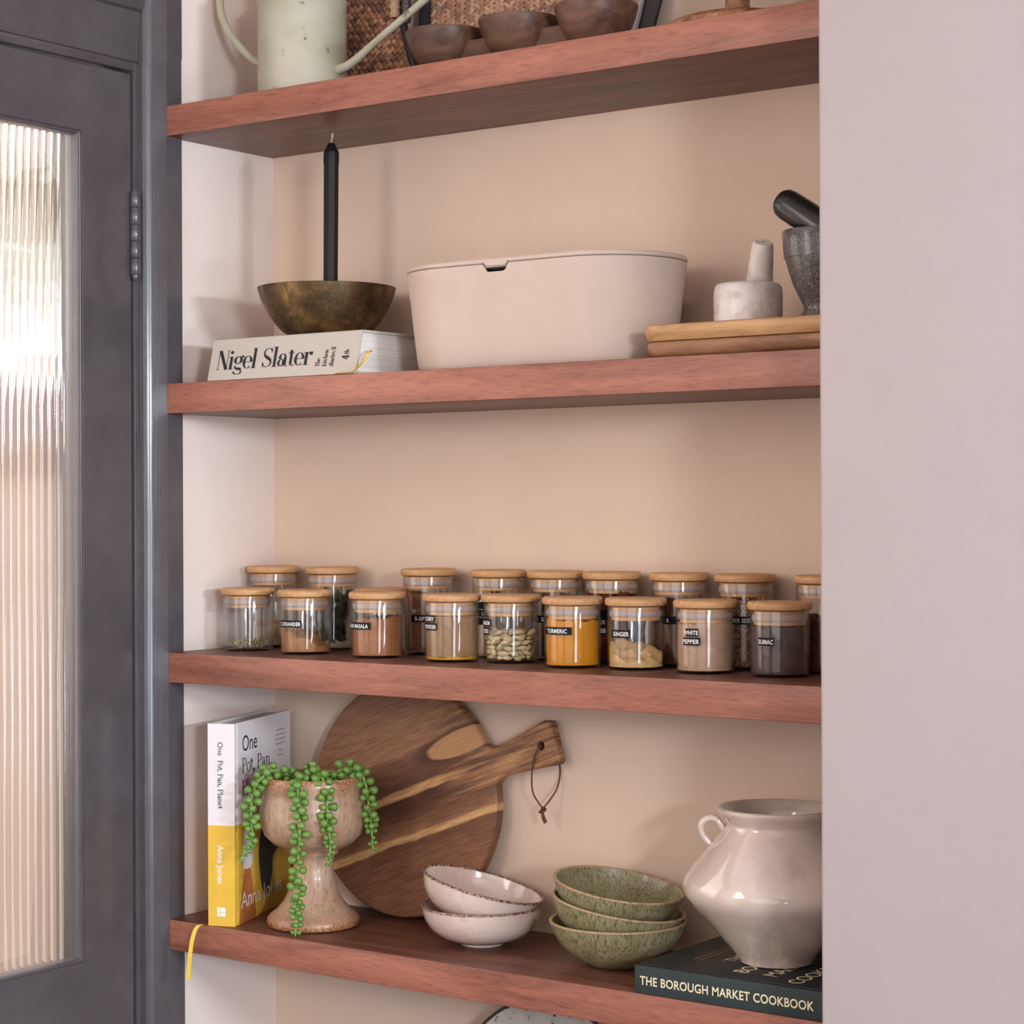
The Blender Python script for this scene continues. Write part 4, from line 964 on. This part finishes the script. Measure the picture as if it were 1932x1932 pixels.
# a pale sapwood flame near the neck
_mp = N(_nt, 'ShaderNodeMapping'); _nt.links.new(_tc.outputs['Object'], _mp.inputs['Vector']); _mp.inputs['Location'].default_value = (-.118, -.0400, 0); _mp.inputs['Scale'].default_value = (1, 1, 0)
_mp.vector_type = 'POINT'
_mp2 = N(_nt, 'ShaderNodeMapping'); _nt.links.new(_mp.outputs[0], _mp2.inputs['Vector']); _mp2.inputs['Scale'].default_value = (.5 / .068, .5 / .0165, 0)
_ln = N(_nt, 'ShaderNodeVectorMath', operation='LENGTH'); _nt.links.new(_mp2.outputs[0], _ln.inputs[0])
_la = N(_nt, 'ShaderNodeMath', operation='MULTIPLY_ADD'); _nt.links.new(_ns, _la.inputs[0]); _la.inputs[1].default_value = .25; _nt.links.new(_ln.outputs['Value'], _la.inputs[2])
_fl = ramp(_nt, _la.outputs[0], [(.55, (1, 1, 1, 1)), (.60, (0, 0, 0, 1))]); _ring = ramp(_nt, _la.outputs[0], [(.56, (0, 0, 0, 1)), (.62, (.8, .8, .8, 1)), (.80, (0, 0, 0, 1))])
_c = mixc(_nt, _ring, _c, srgb(74, 46, 34)); _c = mixc(_nt, _fl, _c, mixc(_nt, _gr, srgb(160, 108, 68), srgb(212, 162, 112)))
_nt.links.new(_c, _b.inputs['Base Color']); _b.inputs['Roughness'].default_value = .5; _b.inputs['Specular IOR Level'].default_value = .35
bump(_nt, _b, _gr, .15, .0008)
ga = math.radians(20.7); RB = .1497
zc = S4 + RB + .0005; lean = math.atan2(.020, .30)
bo = thing('paddle_board', 'round dark wooden paddle board with handle leaning on the back wall', 'serving board', (0.2363, .1755, S4))
def outline(d=0.0):
    P = []; hw0, hw1, L0, L1 = .0180 - d, .0278 - d, .1480, .2490 - d
    fa = math.asin((.0175 + .010) / (RB + .006))
    for i in range(73):
        a = fa + (2 * PI - 2 * fa) * i / 72; P.append(((RB - d) * math.cos(a), (RB - d) * math.sin(a)))
    neck = [(.1525, -.0215 + d), (.158, -hw0 - .0008), (.172, -hw0 - .0004), (.205, -(hw0 + hw1) / 2), (L1 - .007, -hw1), (L1 - .0015, -hw1 + .002), (L1, -hw1 + .008)]
    P += neck + [(a, -b) for a, b in neck[::-1]]
    return P
HOLE = [(.2280 + .0056 * math.cos(2 * PI * i / 20), .000 + .0056 * math.sin(2 * PI * i / 20)) for i in range(20)]
def holed(z_front, z_back):
    bm = bmesh.new(); loops = []
    for dd, z in ((.0022, z_front), (0.0, z_front - .0022), (0.0, z_back + .0022), (.0022, z_back)):
        loops.append([bm.verts.new((a, b, z)) for a, b in outline(dd)])
    hl = [[bm.verts.new((a, b, z)) for a, b in HOLE] for z in (z_front, z_back)]
    for A_, B_ in zip(loops, loops[1:]):
        for i in range(len(A_)): bm.faces.new((A_[i], A_[(i + 1) % len(A_)], B_[(i + 1) % len(A_)], B_[i]))
    for i in range(20): bm.faces.new((hl[0][i], hl[0][(i + 1) % 20], hl[1][(i + 1) % 20], hl[1][i]))
    for lp, h_ in ((loops[0], hl[0]), (loops[3], hl[1])):
        es = [bm.edges.get((lp[i], lp[(i + 1) % len(lp)])) for i in range(len(lp))] + [bm.edges.get((h_[i], h_[(i + 1) % 20])) for i in range(20)]
        bmesh.ops.triangle_fill(bm, use_beauty=True, edges=es)
    return bm
# local frame: u along the handle, v up-left in the board plane, w towards the room
up = Vector((0, math.sin(lean), math.cos(lean))); rt = Vector((1, 0, 0))
uu = rt * math.cos(ga) + up * math.sin(ga); vv = up * math.cos(ga) - rt * math.sin(ga); ww = uu.cross(vv)
bm_ = holed(.0085, -.0085)
bobj = MB().bm_in(bm_).build('board', PADW, bo, smooth=35)
ctr = Vector((0, 0, 0)) + up * (RB + .002)
bobj.matrix_local = Matrix(((uu.x, vv.x, ww.x, ctr.x), (uu.y, vv.y, ww.y, ctr.y), (uu.z, vv.z, ww.z, ctr.z), (0, 0, 0, 1)))
LEATH = plain('brown_leather_cord', srgb(98, 56, 40), .6, .15, 200, .1)
hp = ctr + uu * .2280
def HPp(a, b, c): return hp + Vector((a, -b, c))
lc = MB().tube(smooth_path([HPp(0, -.012, .001), HPp(0, .004, .0), HPp(-.003, .0115, -.004), HPp(-.0095, .012, -.022), HPp(-.0115, .0115, -.045), HPp(-.009, .0105, -.060), HPp(.003, .010, -.0745)], 8), .0011, 8)
lc.tube(smooth_path([HPp(0, -.012, .001), HPp(.006, -.016, -.010), HPp(.013, -.014, -.030), HPp(.0145, -.006, -.050), HPp(.010, .004, -.065), HPp(.004, .010, -.0745)], 8), .0011, 8)
lc.tube(smooth_path([HPp(.0005, .0085, -.0745), HPp(.006, .0085, -.0755), HPp(.0065, .0125, -.078), HPp(.001, .0125, -.0795), HPp(.0015, .009, -.0775), HPp(.005, .0115, -.0745)], 8), .0017, 8)
lc.tube(smooth_path([HPp(.003, .0105, -.078), HPp(.006, .011, -.085), HPp(.0095, .011, -.0915)], 6), .0014, 8)
lc.tube(smooth_path([HPp(.0035, .0105, -.078), HPp(.0045, .012, -.085), HPp(.0085, .0125, -.0925)], 6), .0013, 8)
lc.build('leather_cord', LEATH, bo)

# stacked bowls
PINK = glaze('pale_pink_glaze', srgb(213, 186, 174), srgb(194, 164, 150), (.5, .8), 40, (1, 1, 1), .14, .7, srgb(228, 205, 195), 20, .01)
RIMB = glaze('bare_brown_rim', srgb(122, 84, 64), srgb(60, 40, 32), (.5, .56), 330, (1, 1, 1), .5, .1, srgb(196, 160, 140), 260, .05)
GRN = glaze('sage_green_glaze', srgb(158, 148, 116), srgb(94, 90, 62), (.48, .66), 430, (1, 1, .16), .34, .3, srgb(136, 128, 90), 60, .05)
RIMG = glaze('tan_bare_rim', srgb(180, 148, 112), srgb(120, 96, 70), (.55, .7), 120, (1, 1, 1), .45, .2)
def bowl(name, label, grp, prof_o, prof_i, rimw, body, rim, loc, tilt_r=0.0, tilt_f=0.0, s=1.0):
    b_ = thing(name, label, 'bowl', loc, 0, grp)
    ro, zo = prof_o[-1]; ri, zi = prof_i[0]
    outer = [(r_ * s, z_ * s) for r_, z_ in prof_o]; inner = [(r_ * s, z_ * s) for r_, z_ in prof_i]
    MB().lathe([(0, outer[0][1])] + outer + inner + [(0, inner[-1][1])], 80).build('body', body, b_, smooth=50)
    ring = MB(); nn = 120; V = []; 
    for i in range(nn):
        a = 2 * PI * i / nn; jg = .0006 * noise.noise(Vector((math.cos(a) * 9, math.sin(a) * 9, loc[2] * 40)))
        for dr, dz in ((.0005, -.0016 * rimw + jg), (.0007, -.0002), (-.0004, .0009), (ri / ro * 0 - (ro - ri) + .0003, .0007), (-(ro - ri) - .0005, -.0010 * rimw + jg)):
            r_ = (ro + dr) * s; V.append((r_ * math.cos(a), r_ * math.sin(a), (zo + dz) * s))
    ring.add(V, [(i * 5 + k, ((i + 1) % nn) * 5 + k, ((i + 1) % nn) * 5 + k + 1, i * 5 + k + 1) for i in range(nn) for k in range(4)])
    ring.build('rim', rim, b_, smooth=60)
    d = Vector((CAM.x - loc[0], CAM.y - loc[1], 0)).normalized(); r_v = Vector((-d.y, d.x, 0))
    q = Matrix.Rotation(-tilt_r, 3, d) @ Matrix.Rotation(tilt_f, 3, r_v)
    b_.rotation_euler = q.to_euler()
    return b_
PO = [(.0245, 0), (.0258, .0010), (.0262, .0032), (.0370, .0058), (.0520, .0122), (.0625, .0210), (.0690, .0315), (.0720, .0420), (.0729, .0478)]
PI_ = [(.0706, .0478), (.0697, .0420), (.0666, .0320), (.0600, .0220), (.0490, .0138), (.0300, .0085)]
bowl('pink_bowl', 'pale pink glazed bowl standing level under another pink bowl', 'pale pink bowls', PO, PI_, 1.0, PINK, RIMB, (.4150, .1085, S4))
bowl('pink_bowl', 'pale pink glazed bowl lying tilted on top of a pink bowl', 'pale pink bowls', PO, PI_, 1.0, PINK, RIMB, (.4150 - .0095, .1085 - .004, S4 + .0245), math.radians(14.5), math.radians(1.5), 1.02)
GO = [(.0300, 0), (.0325, .0010), (.0385, .0040), (.0540, .0130), (.0655, .0240), (.0735, .0365), (.0772, .0470), (.0780, .0510)]
GI = [(.0752, .0510), (.0735, .0460), (.0690, .0365), (.0600, .0250), (.0470, .0150), (.0300, .0100)]
bowl('green_bowl', 'speckled sage green bowl at the bottom of its stack of three', 'stacked sage green bowls', GO, GI, .8, GRN, RIMG, (.6085, .1080, S4))
bowl('green_bowl', 'speckled sage green bowl in the middle of the stack of three', 'stacked sage green bowls', GO, GI, .8, GRN, RIMG, (.6085 - .0065, .1080 - .003, S4 + .0205), math.radians(9.5), math.radians(2.0), .985)
bowl('green_bowl', 'speckled sage green bowl tilted on top of the stack of three', 'stacked sage green bowls', GO, GI, .8, GRN, RIMG, (.6085 - .0050, .1080 - .003, S4 + .0435), math.radians(8.5), math.radians(4.0), .96)

# green cookbook and glazed jar
GCLO = plain('dark_green_book_cloth', srgb(52, 62, 62), 0.62, 0.08, 400, 0.15, 0.3)
NAVY = plain('near_black_cover', srgb(28, 34, 38), 0.5, 0.08, 400, 0.15, 0.4)
GOLD = plain('cream_foil', srgb(240, 228, 188), 0.4, 0.0)
b3 = thing('cookbook', 'dark green hardback cookbook lying flat under the large glazed jar', 'book', (.6985, .0020, S4))
W3, H3, D3 = .262, .0300, .190
cvr = MB().box(0, W3, .0105, D3, 0, .0030, .0006, mi=1).box(0, W3, .0105, D3, H3 - .0030, H3, .0006, mi=1).box(0, W3, .0, .0030, 0.0, H3, .0010, mi=0)
cvr.box(0, W3, .0025, .0110, .0006, .0026, 0, mi=1).box(0, W3, .0025, .0110, H3 - .0032, H3 - .0010, 0, mi=1)
cv = cvr.build('cover', [GCLO, NAVY], b3, smooth=30)
MB().box(.004, W3 - .004, .004, D3 - .004, .003, H3 - .003).build('pages', PAPER, b3)
tx = MB()
V, Fc = text_shape('THE BOROUGH MARKET COOKBOOK', .0128, .018, .0, spacing=1.05); k = .2085 / max(p.x for p in V)
tx.add([Vector((.0070 + p.x * k, .0100 + p.y * 1.02, 0)) for p in V], Fc, mat=frame((0, -.0004, 0), (1, 0, 0), (0, 0, 1)))
tx.build('spine_title', GOLD, cv, smooth=0, normals=False)
tx = MB()
tc_m = frame((0, 0, H3 + .0003), (0, 1, 0), (-1, 0, 0))
for s, xx, yy, sz in (('THE', .0800, .0720, .018), ('BOROUGH', .1190, .0300, .024), ('MARKET', .1530, .0330, .024), ('COOKBOOK', .1890, .0180, .024)):
    V, Fc = text_shape(s, sz, .004, .0); tx.add([Vector((yy + p.x, -xx + p.y, 0)) for p in V], Fc, mat=tc_m)
tx.build('cover_title', GOLD, cv, smooth=0, normals=False)
sm = MB()
for xx in (.0405, .0480):
    for q in range(22): sm.add([(yy, -xx + b, 0) for yy, b in ((.058 + q * .0038, 0), (.058 + q * .0038 + .0028, 0), (.058 + q * .0038 + .0028, .0022), (.058 + q * .0038, .0022))], [(0, 1, 2, 3)], mat=tc_m)
sm.build('small_print', plain('gold_print', srgb(150, 112, 66), .4, 0), cv, smooth=0, normals=False)

URN = glaze('putty_glaze', srgb(214, 193, 179), srgb(198, 175, 160), (.55, .85), 30, (1, 1, .6), .10, .9, srgb(220, 201, 190), 12, .004)
ur = thing('glazed_jar', 'large putty coloured glazed jar with small loop handles on the green book', 'jar', (.8170, .1010, S4 + H3 + .0002))
MB().lathe([(0, 0), (.0375, 0), (.0395, .0015), (.0400, .004), (.0470, .0125), (.0640, .0320), (.0810, .0510), (.0935, .0645), (.0990, .0720), (.1013, .0790), (.1008, .0860), (.0972, .0935), (.0890, .1045), (.0770, .1190), (.0655, .1330), (.0580, .1420), (.0545, .1460), (.0535, .1490), (.0540, .1520), (.0585, .1575), (.0625, .1610), (.0640, .1640), (.0636, .1665), (.0615, .1678), (.0588, .1668), (.0560, .1630), (.0500, .1540), (.049, .147), (.062, .130), (.084, .1), (.093, .08), (.08, .055), (.04, .012), (0, .008)], 128).build('body', URN, ur)
hd = Vector((CAM.x - .817, CAM.y - .101, 0)).normalized(); rtv = Vector((-hd.y, hd.x, 0))
for sgn in (-1, 1):
    hv = rtv * sgn
    HP_ = smooth_path([hv * .0560 + Vector((0, 0, .1420)), hv * .0640 + Vector((0, 0, .1530)), hv * .0735 + Vector((0, 0, .1540)), hv * .0800 + Vector((0, 0, .1470)), hv * .0785 + Vector((0, 0, .1360)), hv * .0700 + Vector((0, 0, .1260))], 8)
    MB().tube(HP_, .0052, 14, flat=.8).build('handle', URN, ur)

# speckled plate under the shelf
PLT = glaze('speckled_oat_glaze', srgb(206, 197, 188), srgb(62, 52, 46), (.62, .68), 130, (1, 1, 1), .3, .3, srgb(188, 178, 168), 20, .02)
pt = thing('plate', 'speckled stoneware plate with dark rim leaning below the bowl shelf', 'plate', (.4650, .158, S5 + .001))
RP = .134; ln = math.radians(9)
Mp = Matrix.Translation((0, 0, 0)) @ Matrix.Rotation(-ln, 4, 'X') @ Matrix.Translation((0, 0, RP)) @ Matrix.Rotation(PI / 2, 4, 'X')
MB().lathe([(0, .006), (.085, .006), (.100, .009), (.120, .0165), (RP - .003, .0215), (RP - .002, .0190), (.121, .0125), (.102, .0045), (.09, .0), (.07, 0), (.068, .003), (0, .003)], 96, mat=Mp).build('dish', PLT, pt)
MB().lathe([(RP - .0045, .0214), (RP - .003, .0225), (RP - .0008, .0222), (RP, .0205), (RP - .0015, .0185), (RP - .003, .0195)], 96, mat=Mp).build('rim', plain('dark_iron_rim', srgb(58, 48, 42), .45, .3, 200), pt)
